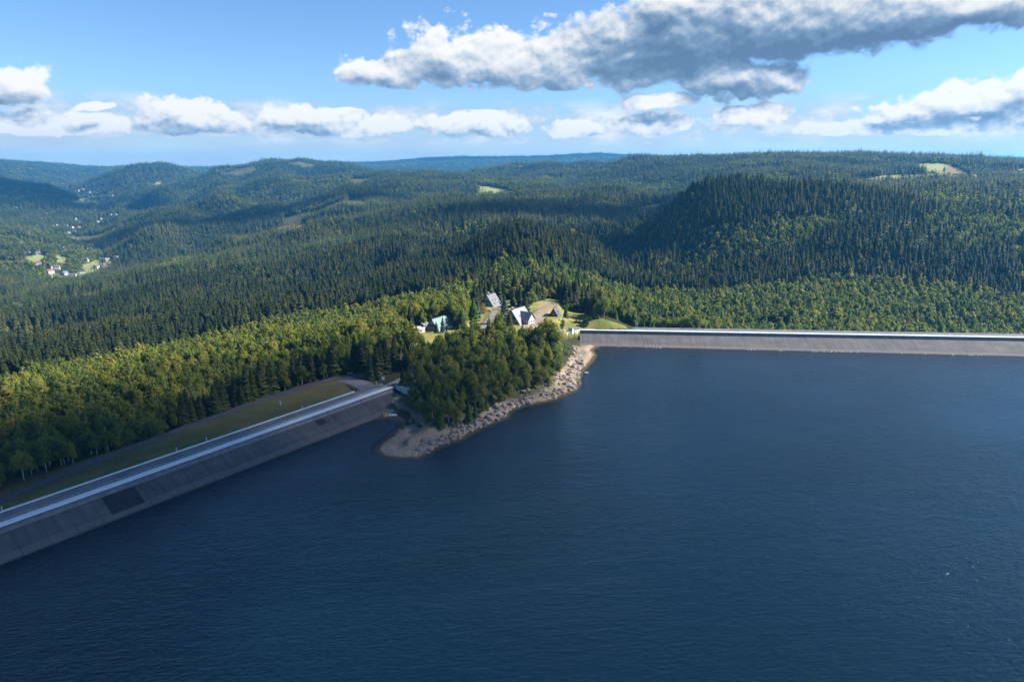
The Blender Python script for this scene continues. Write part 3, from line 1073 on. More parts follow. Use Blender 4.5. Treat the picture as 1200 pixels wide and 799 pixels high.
lenR = np.hypot(*(RC1 - RC0)[:2])
rs0, ro0 = np.dot(RW0[:2] - RC0[:2], rdir), np.dot(RW0[:2] - RC0[:2], nR)
rs1, ro1 = np.dot(RW1[:2] - RC0[:2], rdir), np.dot(RW1[:2] - RC0[:2], nR)
print('DAM R', lenR, rs0, ro0, rs1, ro1)


def runR(s):
    return ro0 + (ro1 - ro0) * np.clip((s - rs0) / (rs1 - rs0), -0.1, 1.5)


damR, atR = dam('dam', 'long straight dam with a pale crest across the far side of the lake', RC0, rdir, nR, lenR + 220, runR, 0.0, walk=3.4, road_w=7.0, guard=(14, 1e9))

# white wing wall and turret at the near end of the far dam
wt = thing('wing_wall', 'bright white concrete end wall beside the round turret', 'wall', (RC0[0], RC0[1], 0))
a_ = unz(648, 394.5, 8.4) - RC0 + np.array([0, 0, CREST])
b_ = unz(670.5, 388.0, CREST + .4) - RC0 + np.array([0, 0, CREST])
c_ = np.array([0.2, 0, CREST + .4])
mb = MB()
for p, q, zp_, zq in ((a_, b_, 2.4, 2.0), (b_, c_, 2.0, 2.0)):
    d_ = (q - p)[:2]
    nn = np.array([d_[1], -d_[0]]) / np.hypot(*d_)
    quad = [np.append(p[:2], zp_), np.append(q[:2], zq), q, p]
    mb.prism(quad, np.append(-nn * .5, 0))
mb.build('wall_panel', M_white, wt)
mb = MB()
mb.prism([a_ + (0, -.35, .003), b_ + (0, -.35, .003), b_ + (0, .7, .003), a_ + (0, .7, .003)], (0, 0, .18))
mb.prism([b_ + (.01, -.35, .003), c_ + (-.3, -.35, .003), c_ + (-.3, .7, .003), b_ + (.01, .7, .003)], (0, 0, .182))
mb.build('coping', M_conc, wt)

tu = thing('turret', 'small round white gauge turret standing on the corner of the far dam', 'turret', (TURRET[0], TURRET[1], 9.0))
mb = MB()
ang = np.linspace(0, 2 * PI, 25)
mb.strip([[np.array([2.0 * math.cos(a), 2.0 * math.sin(a), z]) for z in (-1.5, 0, 3.2)] for a in ang])
mb.build('wall', M_white, tu)
mb = MB()
mb.strip([[np.array([r_ * math.cos(a), r_ * math.sin(a), z]) for r_, z in ((2.0, 3.0), (2.3, 3.05), (2.3, 3.35), (0.02, 3.6))] for a in ang])
mb.build('roof', M_teal_roof, tu)
mb = MB()
for a in (-2.0, -1.5, -1.0):
    mb.box((1.99, -.3, 1.3), (2.05, .3, 2.3), a)
mb.build('window', M_dark, tu)
mb = MB()
mb.tube([np.array([0.6, -2.15, -7]), np.array([0.6, -2.15, 3.0])], 0.16, 6)
mb.build('gauge_pipe', M_dark, tu)


# ------------------------------------------------------------------ roads
def road(name, line, hw, mat, label, dz=0.14):
    mb = MB()
    L = [np.asarray(p, float) for p in line]
    pts = []
    for a, b in zip(L[:-1], L[1:]):
        k = max(1, int(np.linalg.norm((b - a)[:2]) / 1.6))
        for i in range(k):
            pts.append(a + (b - a) * i / k)
    pts.append(L[-1])
    P = np.array(pts)
    tg = np.gradient(P[:, :2], axis=0)
    tg /= np.linalg.norm(tg, axis=1)[:, None] + 1e-9
    nn = np.stack([tg[:, 1], -tg[:, 0]], 1)
    rows = []
    offs = np.linspace(-hw, hw, 6)
    for k in range(len(P)):
        rows.append([np.array([P[k, 0] + nn[k, 0] * o, P[k, 1] + nn[k, 1] * o, 0]) for o in offs])
    arr = np.array(rows)
    arr[..., 2] = height(arr[..., 0], arr[..., 1]) + dz
    mb.strip(arr)
    return struct(mb.build(name, mat), 'structure', label, 'road')


road('service_road', service_ext, 2.7, M_asph, 'grey service road between the dark wood and the grass bank', .16)
road('junction_road', crossr, 5.5, M_asph2, 'wide asphalt apron where the crest road meets the service road', .20)
road('house_road', hroad, 2.3, M_asph2, 'narrow lane winding from the dam up to the houses', .15)
road('forecourt_road', fore, 3.4, M_asph2, 'pale paved forecourt leading onto the far dam', .15)
endp = LC1[:2] - nL * 7.6
road('crest_road_end', [np.append(endp - ldir * 2, 9), np.append(endp + ldir * 16, 9.2), np.append(endp + ldir * 30 - nL * 6, 10)], 3.6, M_asph2, 'end of the crest road running into the trees past the dam', .12)


# ------------------------------------------------------------------ houses on the headland
def a_frame(name, label, loc, rz, w, h, L, roof_m, wall_m, chim=None, verge_m=None, storeys=2, wing=None):
    root = thing(name, label, 'house', loc, rz)
    verge_m = verge_m or M_dark_roof
    th = 0.38
    k = h / w
    ov = 0.9
    # gable walls
    for y in (0.0, L):
        mb = MB()
        ww_ = w - .35
        hh_ = h - .35 * k
        mb.prism([(-ww_, y, -1.0), (ww_, y, -1.0), (ww_, y, 0.05), (0, y, hh_), (-ww_, y, 0.05)], (0, 0.25 if y == 0 else -0.25, 0))
        mb.build('wall', wall_m, root)
    # roof slopes
    rf = None
    for s in (-1, 1):
        mb = MB()
        e = 0.25
        p = [(0.0, -ov, h), (s * (w + e), -ov, -e * k), (s * (w + e), L + ov, -e * k), (0.0, L + ov, h)]
        nrm = np.array([s * h, 0, w]) / math.hypot(h, w)
        mb.prism(p, -nrm * th)
        rf = mb.build('roof', roof_m, root)
        # standing seams are ridges of the sheet
        mb = MB()
        for y in np.arange(-ov + .6, L + ov, 1.1):
            a0 = np.array([s * .1, y, h - .1 * k]) + nrm * .0
            a1 = np.array([s * (w + e), y, -e * k])
            mb.prism([a0, a1, a1 + (0, .09, 0), a0 + (0, .09, 0)], nrm * .07)
        mb.build('standing_seams', roof_m, rf)
    # dark verge boards
    for y in (-ov - .06,):
        mb = MB()
        for s in (-1, 1):
            nrm = np.array([s * h, 0, w]) / math.hypot(h, w)
            a0, a1 = np.array([0, y, h + .1]), np.array([s * (w + .3), y, -.3 * k])
            mb.prism([a0, a1, a1 - nrm * .55, a0 - nrm * .55], (0, .055, 0))
        mb.build('verge', verge_m, root)
    mb = MB()
    mb.box((-.35, -ov + .05, h - .22), (.35, L + ov - .05, h + .12))
    mb.build('ridge_cap', verge_m, rf)
    # openings
    zs = np.linspace(0, h * .75, storeys + 1)
    for i in range(storeys):
        half = w * (1 - (zs[i] + 2.6) / h) - .5
        nwin = max(1, int(half * 2 / 2.4))
        for j in range(nwin):
            x = (j - (nwin - 1) / 2) * 2.2
            wd = MB()
            wd.box((x - .6, -.06, zs[i] + 1.0), (x + .6, -.002, zs[i] + 2.3))
            fr = wd.build('window', M_dark, root)
            wd = MB()
            for q in ((-.72, .9, .72, 1.0), (-.72, 2.3, .72, 2.42), (-.72, 1.0, -.6, 2.3), (.6, 1.0, .72, 2.3), (-.05, 1.0, .05, 2.3)):
                wd.box((x + q[0], -.09, zs[i] + q[1]), (x + q[2], -.061, zs[i] + q[3]))
            wd.build('frame', M_white, fr)
        if i:
            mb = MB()
            hw = w * (1 - zs[i] / h) - .4
            mb.box((-hw, -1.0, zs[i] - .25), (hw, -.003, zs[i] - .05))
            mb.box((-hw, -1.0, zs[i] - .05), (hw, -.92, zs[i] + .8))
            mb.build('balcony', M_timber, root)
    if chim:
        mb = MB()
        mb.box((-.7, chim - .7, h - 1.2), (.7, chim + .7, h + 1.3))
        ch = mb.build('chimney', M_brick, rf)
        mb = MB()
        mb.box((-.85, chim - .85, h + 1.31), (.85, chim + .85, h + 1.5))
        mb.build('cap', M_conc, ch)
    # roof windows on the bright slope
    for y, f in ((L * .3, .45), (L * .62, .45), (L * .3, .72)):
        nrm = np.array([h, 0, w]) / math.hypot(h, w)
        x = w * f
        a0 = np.array([x, y - .5, h - x * k])
        dn = np.array([w, 0, -h]) / math.hypot(h, w)
        mb = MB()
        mb.prism([a0, a0 + dn * 1.3, a0 + dn * 1.3 + (0, 1, 0), a0 + (0, 1, 0)], nrm * .14)
        mb.build('roof_window', M_dark, root)
    if wing:
        x1, y0, y1, zt, wall2, roof2 = wing
        # a cross wing pushed out of the bright slope, its ridge level
        ym = (y0 + y1) / 2
        mb = MB()
        mb.box((0.5, y0 + .4, -1.0), (x1, y1 - .4, zt * .42))
        mb.poly([(x1, y0 + .4, zt * .42), (x1, y1 - .4, zt * .42), (x1, ym, zt - .35)])
        mb.build('wing_wall', wall2, root)
        kk = zt * .6 / (ym - y0)
        for s in (-1, 1):
            mb = MB()
            yo = ym + s * (ym - y0 + .5)
            zo = zt - (ym - y0 + .5) * kk
            mb.prism([(0.3, ym, zt), (x1 + .8, ym, zt), (x1 + .8, yo, zo), (0.3, yo, zo)], (0, 0, -.3))
            mb.build('wing_roof', roof2, root)
        for y in (y0 + 1.6, ym, y1 - 1.6):
            mb = MB()
            mb.box((x1 + .002, y - .6, .9), (x1 + .06, y + .6, 2.3))
            mb.build('window', M_dark, root)
    return root


def apex_loc(px, py, z0, h):
    P = unz(px, py, z0 + h)
    return (P[0], P[1], z0)


L_ = unz(506.5, 373.5, 13.8 + 9)
R_ = unz(525.6, 368, 13.8 + 9)
dxy = (R_ - L_)[:2]
a_frame('house', 'steep house with a pale teal roof among spruces, left end of the headland houses', (L_[0], L_[1], 13.8), math.atan2(-dxy[0], dxy[1]), 7.0, 9.0, float(np.hypot(*dxy)), M_teal_roof, M_greyplaster, chim=None)
a_frame('house', 'tall house with a grey gable, dark verges and a chimney, farthest up the lane', apex_loc(570.6, 345, 14.2, 10.5), -0.62, 8.2, 10.5, 11, M_grey_roof, M_greyplaster, chim=2.0)
a_frame('house', 'largest headland house with a pale metal roof and a cross wing', apex_loc(599.6, 362.5, 14.0, 11.5), -0.62, 9.0, 11.5, 17, M_white_roof, M_greyplaster, chim=1.0, wing=(13.0, 4.0, 14.0, 9.2, M_plaster, M_white_roof))
a_frame('house', 'small steep cabin with a red brown gable by the sandy yard', apex_loc(648.8, 361.0, 14.2, 7.0), -0.30, 4.3, 7.0, 10, M_grey_roof, M_brick, storeys=1)


def gable_house(name, label, loc, rz, lx, ly, hw, hr, wall_m, roof_m, chim=True, small=False, cat='house'):
    root = thing(name, label, cat, loc, rz)
    mb = MB()
    mb.box((-lx / 2, -ly / 2, -1.5), (lx / 2, ly / 2, hw))
    for s in (-1, 1):
        mb.poly([(s * lx / 2, -ly / 2, hw), (s * lx / 2, ly / 2, hw), (s * lx / 2, 0, hw + hr - .1)][::s])
    mb.build('wall', wall_m, root)
    mb = MB()
    k = hr / (ly / 2)
    for s in (-1, 1):
        mb.prism([(-lx / 2 - .5, 0, hw + hr + .12), (lx / 2 + .5, 0, hw + hr + .12), (lx / 2 + .5, s * (ly / 2 + .5), hw - .5 * k + .12), (-lx / 2 - .5, s * (ly / 2 + .5), hw - .5 * k + .12)][::-s], (0, 0, -.2))
    rf = mb.build('roof', roof_m, root)
    if chim:
        mb = MB()
        mb.box((lx * .2, -.4, hw + hr - .8), (lx * .2 + .8, .4, hw + hr + 1.1))
        mb.build('chimney', M_brick, rf)
    if not small:
        mb_n = max(2, int(lx / 2.6))
        for s in (-1, 1):
            for j in range(mb_n):
                x = (j + .5) / mb_n * lx - lx / 2
                mb = MB()
                mb.box((x - .55, s * (ly / 2 + .03) - .028, hw - 1.9), (x + .55, s * (ly / 2 + .03) + .028, hw - .6))
                mb.build('window', M_dark, root)
        mb = MB()
        mb.box((-lx / 2 - .06, -.5, 0), (-lx / 2 - .002, .5, 2.1))
        mb.build('door', M_timber, root)
    return root


ra = math.atan2(dxy[1], dxy[0])
P = unz(510.5, 370.5, 14.2)
gable_house('house', 'small red brown house with a grey roof and chimney behind the teal roof', (P[0], P[1], 14.2), ra + .1, 9, 7, 4.2, 2.6, M_brick, M_grey_roof)
# flat white annexe with its low pitched link
P = unz(488, 389.5, 13.3)
an = thing('annexe', 'low white flat roofed annexe at the left end of the teal roofed house', 'annexe', (P[0], P[1], 13.3), ra - .18)
mb = MB()
mb.box((-5.5, -3.6, -1), (5.5, 3.6, 3.1))
mb.build('wall', M_plaster, an)
mb = MB()
mb.box((-5.8, -3.9, 3.103), (5.8, 3.9, 3.4))
mb.build('roof', M_conc, an)
for x in (-3.0, 1.5):
    mb = MB()
    mb.box((x - .9, -3.66, 1.0), (x + .9, -3.603, 2.1))
    mb.build('window', M_dark, an)
P = unz(497, 383.5, 13.8)
gable_house('shed', 'dark low shed with a pitched roof between the white annexe and the teal roofed house', (P[0], P[1], 13.5), ra, 6, 5, 2.6, 1.9, M_greyplaster, M_grey_roof, chim=False, cat='shed')


# ------------------------------------------------------------------ small things round the dam
def post(px, py, z, label, hgt=1.3, w=.32, head=True):
    P = hitz(px, py, z)
    t_ = thing('marker_post', label, 'post', P, random.random())
    mb = MB()
    mb.box((-w / 2, -w / 2, -.3), (w / 2, w / 2, hgt))
    mb.build('shaft', M_white, t_)
    mb = MB()
    mb.box((-w / 2 - .05, -w / 2 - .05, hgt + .002), (w / 2 + .05, w / 2 + .05, hgt + .18))
    mb.build('cap', M_teal, t_)
    return t_


def hitz(px, py, z):
    P = unz(px, py, z)
    return (P[0], P[1], h1(P[0], P[1]))


post(329, 476.5, 6.5, 'white marker post in the middle of the grass bank', 2.2, .5)
post(354, 478.2, 8.8, 'white marker post behind the guard wall, right of the tall bank post', 1.4, .35)
post(242, 516, 8.6, 'white marker post behind the guard wall, halfway along it', 1.6, .4)
post(207, 528.5, 8.6, 'white marker post behind the guard wall, second from its near end', 1.6, .4)
post(2, 595.5, 8.6, 'white marker post at the near end of the guard wall', 1.6, .4)

P = hitz(449, 443.5, 9.3)
nb = thing('notice_board', 'white notice board standing in dry grass past the dam end', 'sign', P, .2)
for x in (-.65, .65):
    mb = MB()
    mb.box((x - .06, -.06, -.3), (x + .06, .06, 2.5))
    mb.build('leg', M_steel, nb)
mb = MB()
mb.box((-.85, -.14, .9), (.85, -.065, 2.6))
mb.build('panel', M_white, nb)
P = hitz(441, 449, 9.2)
bo = thing('bollard', 'pale teal bollard beside the apron at the dam end', 'bollard', P)
mb = MB()
mb.tube([np.array([0, 0, -.2]), np.array([0, 0, 1.2])], .2, 10)
mb.build('shaft', M_teal, bo)
mb = MB()
mb.tube([np.array([0, 0, 1.2]), np.array([0, 0, 1.35])], .26, 10)
mb.build('cap', M_white, bo)
P = hitz(447, 449.2, 9.2)
lb = thing('litter_bin', 'dark bin with a pale lid beside the teal bollard', 'bin', P)
mb = MB()
mb.tube([np.array([0, 0, 0]), np.array([0, 0, 1.0])], [.42, .5], 12)
mb.build('body', M_dark, lb)
mb = MB()
mb.tube([np.array([0, 0, 1.0]), np.array([0, 0, 1.15]), np.array([0, 0, 1.3])], [.55, .5, .2], 12)
mb.build('lid', M_teal, lb)
P = hitz(410, 438.5, 9)
br = thing('road_barrier', 'red and white barrier at the forest edge by the junction', 'barrier', P, .3)
for x in (-1.3, 1.3):
    mb = MB()
    mb.box((x - .1, -.1, -.2), (x + .1, .1, 1.1))
    mb.build('post', M_white, br)
mb = MB()
mb.box((-1.7, -.2, .7), (1.7, -.105, 1.1))
bd = mb.build('rail', M_white, br)
M_redp = surf('red_paint', (0.45, 0.06, 0.05), 0.6, 0.2, 0.5)
for k in range(3):
    mb = MB()
    mb.box((-1.3 + k * 1.1, -.215, .72), (-.8 + k * 1.1, -.201, 1.08))
    mb.build('red_stripe', M_redp, bd)
P = hitz(395, 438.5, 8.8)
cb = thing('concrete_block', 'pale concrete block on the verge left of the red and white barrier', 'block', P, .5)
mb = MB()
mb.prism([(-2, -.5, -.2), (2, -.5, -.2), (1.9, -.4, .7), (-1.9, -.4, .7)], (0, .9, 0))
mb.build('block', M_conc, cb)
P = unz(460.5, 486.5, .35)
cs_ = thing('concrete_slab', 'white concrete slab lying at the water beside the dam end', 'slab', (P[0], P[1], .3), .1)
mb = MB()
mb.prism([(-2.2, -.8, -.4), (2.0, -.9, -.4), (2.3, .7, -.3), (-2.0, .9, -.4)], (0, 0, .8))
mb.build('slab', M_white, cs_)
P = unz(658, 376.5, 13.2)
sk = thing('skip_container', 'small teal skip container on the paved yard behind the far dam', 'skip', (P[0], P[1], h1(P[0], P[1])), .4)
mb = MB()
mb.prism([(-1.3, -.9, .25), (1.3, -.9, .25), (1.9, -.9, 1.5), (-1.9, -.9, 1.5)], (0, 1.8, 0))
mb.build('body', M_teal, sk)
mb = MB()
mb.box((-2.0, -1.0, 1.45), (2.0, -.905, 1.6))
mb.box((-2.0, .905, 1.45), (2.0, 1.0, 1.6))
mb.build('rim', M_steel, sk)
for x in (-1.0, 1.0):
    mb = MB()
    mb.box((x - .15, -.8, 0), (x + .15, .8, .248))
    mb.build('skid', M_steel, sk)


# parked car by the far house
P = unz(573.5, 364.5, 14.2)
car = thing('parked_car', 'silver car parked in the shade before the grey gabled house', 'car', (P[0], P[1], h1(P[0], P[1]) + .02), -.5)
mb = MB()
mb.prism([(-2.2, -.85, .35), (2.2, -.85, .35), (2.25, -.85, .75), (1.1, -.85, .95), (.5, -.85, 1.45), (-1.2, -.85, 1.48), (-2.1, -.85, 1.0), (-2.25, -.85, .7)], (0, 1.7, 0))
bod = mb.build('body', surf('silver_paint', (.5, .52, .54), .3, .05, .5, metal=.3), car)
for s in (-.862, .852):
    mb = MB()
    mb.prism([(.95, s, .98), (.45, s, 1.38), (-1.1, s, 1.4), (-1.75, s, 1.0)], (0, .01, 0))
    mb.build('side_window', M_dark, car)
mb = MB()
mb.prism([(1.12, -.75, .98), (1.12, .75, .98), (.55, .7, 1.44), (.55, -.7, 1.44)], (.03, 0, .02))
mb.build('windscreen', M_dark, car)
for x in (-1.4, 1.4):
    for y in (-.75, .75):
        mb = MB()
        mb.tube([np.array([x, y - .12, .33]), np.array([x, y + .12, .33])], .33, 12)
        mb.build('wheel', M_dark, car)


# two walkers on the crest road
def person(name, label, px, py, top, legs, hair, rz):
    P = unz(px, py, CREST + .06)
    root = thing(name, label, 'person', (P[0], P[1], CREST + .05), rz)
    J = [(0, 0, .95, .13), (0, 0, 1.15, .14), (0, 0, 1.38, .155), (0, 0, 1.50, .06), (0, .02, 1.58, .085), (0, .02, 1.70, .09),
         (.1, .02, .9, .095), (.11, .16, .5, .062), (.11, .05, .1, .045), (.11, .2, .05, .04),
         (-.1, -.02, .9, .095), (-.11, -.05, .5, .062), (-.11, -.26, .13, .045), (-.11, -.12, .04, .04),
         (.2, 0, 1.42, .06), (.25, -.1, 1.15, .045), (.24, .02, .92, .035), (.24, .08, .84, .03),
         (-.2, 0, 1.42, .06), (-.25, .08, 1.15, .045), (-.24, .2, .96, .035), (-.24, .27, .92, .03)]
    E = [(0, 1), (1, 2), (2, 3), (3, 4), (4, 5), (0, 6), (6, 7), (7, 8), (8, 9), (0, 10), (10, 11), (11, 12), (12, 13), (2, 14), (14, 15), (15, 16), (16, 17), (2, 18), (18, 19), (19, 20), (20, 21)]
    me = bpy.data.meshes.new('person_body')
    me.from_pydata([j[:3] for j in J], E, [])
    o = link('body', me, root)
    md = o.modifiers.new('Skin', 'SKIN')
    for v_, j in zip(me.skin_vertices[0].data, J):
        v_.radius = (j[3], j[3])
    me.skin_vertices[0].data[0].use_root = True
    sd = o.modifiers.new('Subdivision', 'SUBSURF')
    sd.levels = sd.render_levels = 1
    me.materials.append(surf('skin', (.5, .3, .22), .6, .05, 2))
    mb = MB()
    mb.tube([np.array([0, 0, z]) for z in (.86, 1.1, 1.35, 1.5)], [.19, .185, .21, .08], 10)
    mb.tube([np.array([.17, 0, 1.46]), np.array([.26, -.1, 1.15]), np.array([.25, .02, .95])], [.085, .07, .055], 8)
    mb.tube([np.array([-.17, 0, 1.46]), np.array([-.26, .08, 1.15]), np.array([-.25, .19, .98])], [.085, .07, .055], 8)
    mb.build('jacket', top, root)
    mb = MB()
    mb.tube([np.array([.09, 0, .97]), np.array([.11, .16, .5]), np.array([.11, .05, .12])], [.13, .09, .07], 8)
    mb.tube([np.array([-.09, 0, .97]), np.array([-.11, -.05, .5]), np.array([-.11, -.25, .15])], [.13, .09, .07], 8)
    mb.build('trousers', legs, root)
    mb = MB()
    mb.tube([np.array([0, -.01, 1.66]), np.array([0, -.015, 1.75]), np.array([0, 0, 1.82])], [.115, .115, .05], 10)
    mb.build('hair', hair, root)
    return root


M_navy = surf('dark_cloth', (.03, .035, .05), .9, .2, 3)
M_red = surf('red_cloth', (.5, .06, .07), .9, .2, 3)
M_hair = surf('brown_hair', (.06, .035, .02), .7, .2, 3)
hd = math.atan2(-ldir[0], ldir[1])
person('person', 'person in dark clothes walking along the crest road', 336.5, 493, M_navy, M_navy, M_hair, hd)
person('person', 'person in a red jacket walking beside the white walkway', 344, 491.3, M_red, M_navy, M_hair, hd)


# ------------------------------------------------------------------ trees
def arr_mesh(name, verts, faces, mats, fmat=None):
    me = bpy.data.meshes.new(name)
    verts = np.asarray(verts, np.float32)
    k = len(faces[0])
    faces = np.asarray(faces, np.int32)
    me.vertices.add(len(verts))
    me.vertices.foreach_set('co', verts.ravel())
    me.loops.add(faces.size)
    me.loops.foreach_set('vertex_index', faces.ravel())
    me.polygons.add(len(faces))
    me.polygons.foreach_set('loop_start', np.arange(0, faces.size, k, dtype=np.int32))
    for m_ in mats:
        me.materials.append(m_)
    if fmat is not None:
        me.polygons.foreach_set('material_index', np.asarray(fmat, np.int32))
    me.update(calc_edges=True)
    return me


def leaf_quads(cen, nrm, size, r_):
    """small random-turned quads at cen, facing nrm"""
    n_ = len(cen)
    u = np.cross(nrm, r_.normal(size=(n_, 3)))
    u /= np.linalg.norm(u, axis=1)[:, None] + 1e-9
    w = np.cross(nrm, u)
    sz = size * (0.7 + 0.6 * r_.random((n_, 1)))
    a = cen + (-u - w * .6) * sz * .5
    b = cen + (u * .8 - w * .7) * sz * .5
    c = cen + (u + w * .6) * sz * .5
    d = cen + (-u * .7 + w * .8) * sz * .5
    V = np.stack([a, b, c, d], 1).reshape(-1, 3)
    return V, np.arange(n_ * 4).reshape(-1, 4)


def broad_crown(seed, n_leaf, size, H=14.0, base=.28, wid=.2, nlobe=18, slender=1.0):
    r_ = np.random.default_rng(seed)
    lob = []
    for i in range(nlobe):
        t_ = (i + r_.random()) / nlobe
        z = H * (base + (0.97 - base) * t_)
        env = wid * H * math.sin(PI * min(1, (t_ * .86 + .14)) ** .8) * slender
        a = r_.random() * 2 * PI
        rr_ = env * (0.25 + .55 * r_.random())
        lob.append((rr_ * math.cos(a), rr_ * math.sin(a), z, max(.45, env * (.45 + .3 * r_.random()))))
    lob = np.array(lob)
    wgt = lob[:, 3] ** 2
    pick = r_.choice(nlobe, n_leaf, p=wgt / wgt.sum())
    dr = r_.normal(size=(n_leaf, 3))
    dr /= np.linalg.norm(dr, axis=1)[:, None]
    rad = lob[pick, 3][:, None] * (0.55 + .5 * r_.random((n_leaf, 1)))
    cen = lob[pick, :3] + dr * rad * np.array([1, 1, 1.05])
    nrm = dr + r_.normal(size=(n_leaf, 3)) * .45 + np.array([0, 0, .25])
    nrm /= np.linalg.norm(nrm, axis=1)[:, None]
    return leaf_quads(cen, nrm, size, r_)


def spruce_crown(seed, whorls, per, H=18.0, wid=.15, base=.08, sub=2):
    r_ = np.random.default_rng(seed)
    V, Fc = [], []
    for k in range(whorls):
        t_ = (k + .3 * r_.random()) / whorls
        z = H * (base + (1 - base) * t_)
        L0 = H * wid * (1 - t_) ** .8 * (.9 + .25 * r_.random()) + .22
        ph = r_.random() * 6.28
        for j in range(per):
            a = ph + 2 * PI * (j + .35 * r_.random()) / per
            L = L0 * (.72 + .5 * r_.random())
            dr = np.array([math.cos(a), math.sin(a), 0])
            sd = np.array([-math.sin(a), math.cos(a), 0])
            droop = .35 + .3 * r_.random() - .35 * t_
            wd = L * (.34 + .12 * r_.random()) + .1
            p0 = np.array([0, 0, z + .25 * L])
            p1 = dr * L * .55 + np.array([0, 0, z - droop * L * .35])
            p2 = dr * L + np.array([0, 0, z - droop * L * .95])
            tw = (r_.random() - .5) * .5 * wd
            i = len(V)
            V += [p0, p1 - sd * wd + (0, 0, -.12 * L + tw), p2, p1 + sd * wd + (0, 0, -.12 * L - tw)]
            Fc.append((i, i + 1, i + 2, i + 3))
            if sub > 1:
                i = len(V)
                hang = L * .42
                V += [p0 * .6 + p1 * .4, p2, p2 * .6 + p1 * .4 - np.array([0, 0, hang]), p1 * .9 - np.array([0, 0, hang * .9])]
                Fc.append((i, i + 1, i + 2, i + 3))
    i = len(V)
    V += [np.array([.25, 0, H * .95]), np.array([0, 0, H * 1.01]), np.array([-.25, .05, H * .95]), np.array([0, -.2, H * .93])]
    Fc.append((i, i + 1, i + 2, i + 3))
    return np.array(V), np.array(Fc)


def trunk_mesh(seed, H, r0, lean=.3, top=.92, limbs=0, seg=5):
    r_ = np.random.default_rng(seed + 900)
    mb = MB()
    pts = [np.array([0, 0, -.6])]
    for k in range(1, 6):
        pts.append(np.array([(r_.random() - .5) * lean * k / 5, (r_.random() - .5) * lean * k / 5, H * top * k / 5]))
    mb.tube(pts, [r0 * (1 - .16 * k) for k in range(6)], seg, cap=False)
    for k in range(limbs):
        z = H * (.35 + .5 * k / max(1, limbs))
        a = r_.random() * 6.28
        L = H * .13 * (1.15 - .6 * k / max(1, limbs))
        d_ = np.array([math.cos(a), math.sin(a), 0])
        mb.tube([np.array([0, 0, z]), d_ * L * .5 + (0, 0, z + L * .45), d_ * L + (0, 0, z + L * .75)], [r0 * .35, r0 * .22, r0 * .08], 4, cap=False)
    return np.array(mb.v), np.array(mb.f)


BIRCH = leaf_mat('birch_leaves', [(0.0, (0.075, 0.105, 0.022)), (0.3, (0.115, 0.155, 0.028)), (0.6, (0.178, 0.20, 0.034)), (0.85, (0.235, 0.222, 0.038)), (1.0, (0.28, 0.225, 0.036))], .45)
BEECH = leaf_mat('broad_leaves', [(0.0, (0.065, 0.095, 0.024)), (0.4, (0.11, 0.155, 0.030)), (0.7, (0.17, 0.188, 0.036)), (0.9, (0.23, 0.20, 0.036)), (1.0, (0.26, 0.15, 0.03))], .42)
GOLD = leaf_mat('golden_leaves', [(0.0, (0.23, 0.19, 0.035)), (1.0, (0.30, 0.22, 0.035))], .35)
SPRUCE = leaf_mat('spruce_needles', [(0.0, (0.018, 0.033, 0.014)), (0.4, (0.036, 0.052, 0.018)), (0.72, (0.068, 0.078, 0.024)), (1.0, (0.115, 0.105, 0.032))], .18, patch=.6, patch_scale=.009)
YSPRUCE = leaf_mat('young_spruce_needles', [(0.0, (0.045, 0.085, 0.028)), (0.6, (0.07, 0.115, 0.03)), (1.0, (0.11, 0.14, 0.035))], .22, patch=.4)
BLUE = leaf_mat('blue_spruce_needles', [(0.0, (0.05, 0.085, 0.075)), (1.0, (0.07, 0.11, 0.10))], .1)
BARKW = surf('birch_bark', (0.55, 0.54, 0.50), .85, .55, 1.5, (0.12, 0.11, 0.10))
BARKB = surf('spruce_bark', (0.13, 0.095, 0.075), .9, .4, 1.0)


def joined(name, trunk, crown, bark, leaf):
    V = np.concatenate([trunk[0], crown[0]])
    Fq = np.concatenate([trunk[1], crown[1] + len(trunk[0])])
    return arr_mesh(name, V, Fq, [bark, leaf], np.r_[np.zeros(len(trunk[1])), np.ones(len(crown[1]))])


birch_hi = [(broad_crown(10 + i, 2200, .42, 14, .24 + .05 * (i % 3), .17 + .025 * (i % 3), 20), trunk_mesh(10 + i, 14, .17, .9, .92, 6)) for i in range(6)]
beech_hi = [(broad_crown(40 + i, 2400, .46, 12, .14, .30 + .03 * i, 22), trunk_mesh(40 + i, 12, .22, .6, .85, 6)) for i in range(3)]
spruce_hi = [(spruce_crown(70 + i, 26, 9, 18, .135 + .02 * (i % 3), .05 + .05 * (i % 2)), trunk_mesh(70 + i, 18, .22, .15, .97)) for i in range(5)]


def proto_collection(name, meshes):
    col = bpy.data.collections.new(name)
    for i, me in enumerate(meshes):
        o = bpy.data.objects.new('%s_%02d' % (name, i), me)
        col.objects.link(o)
    return col


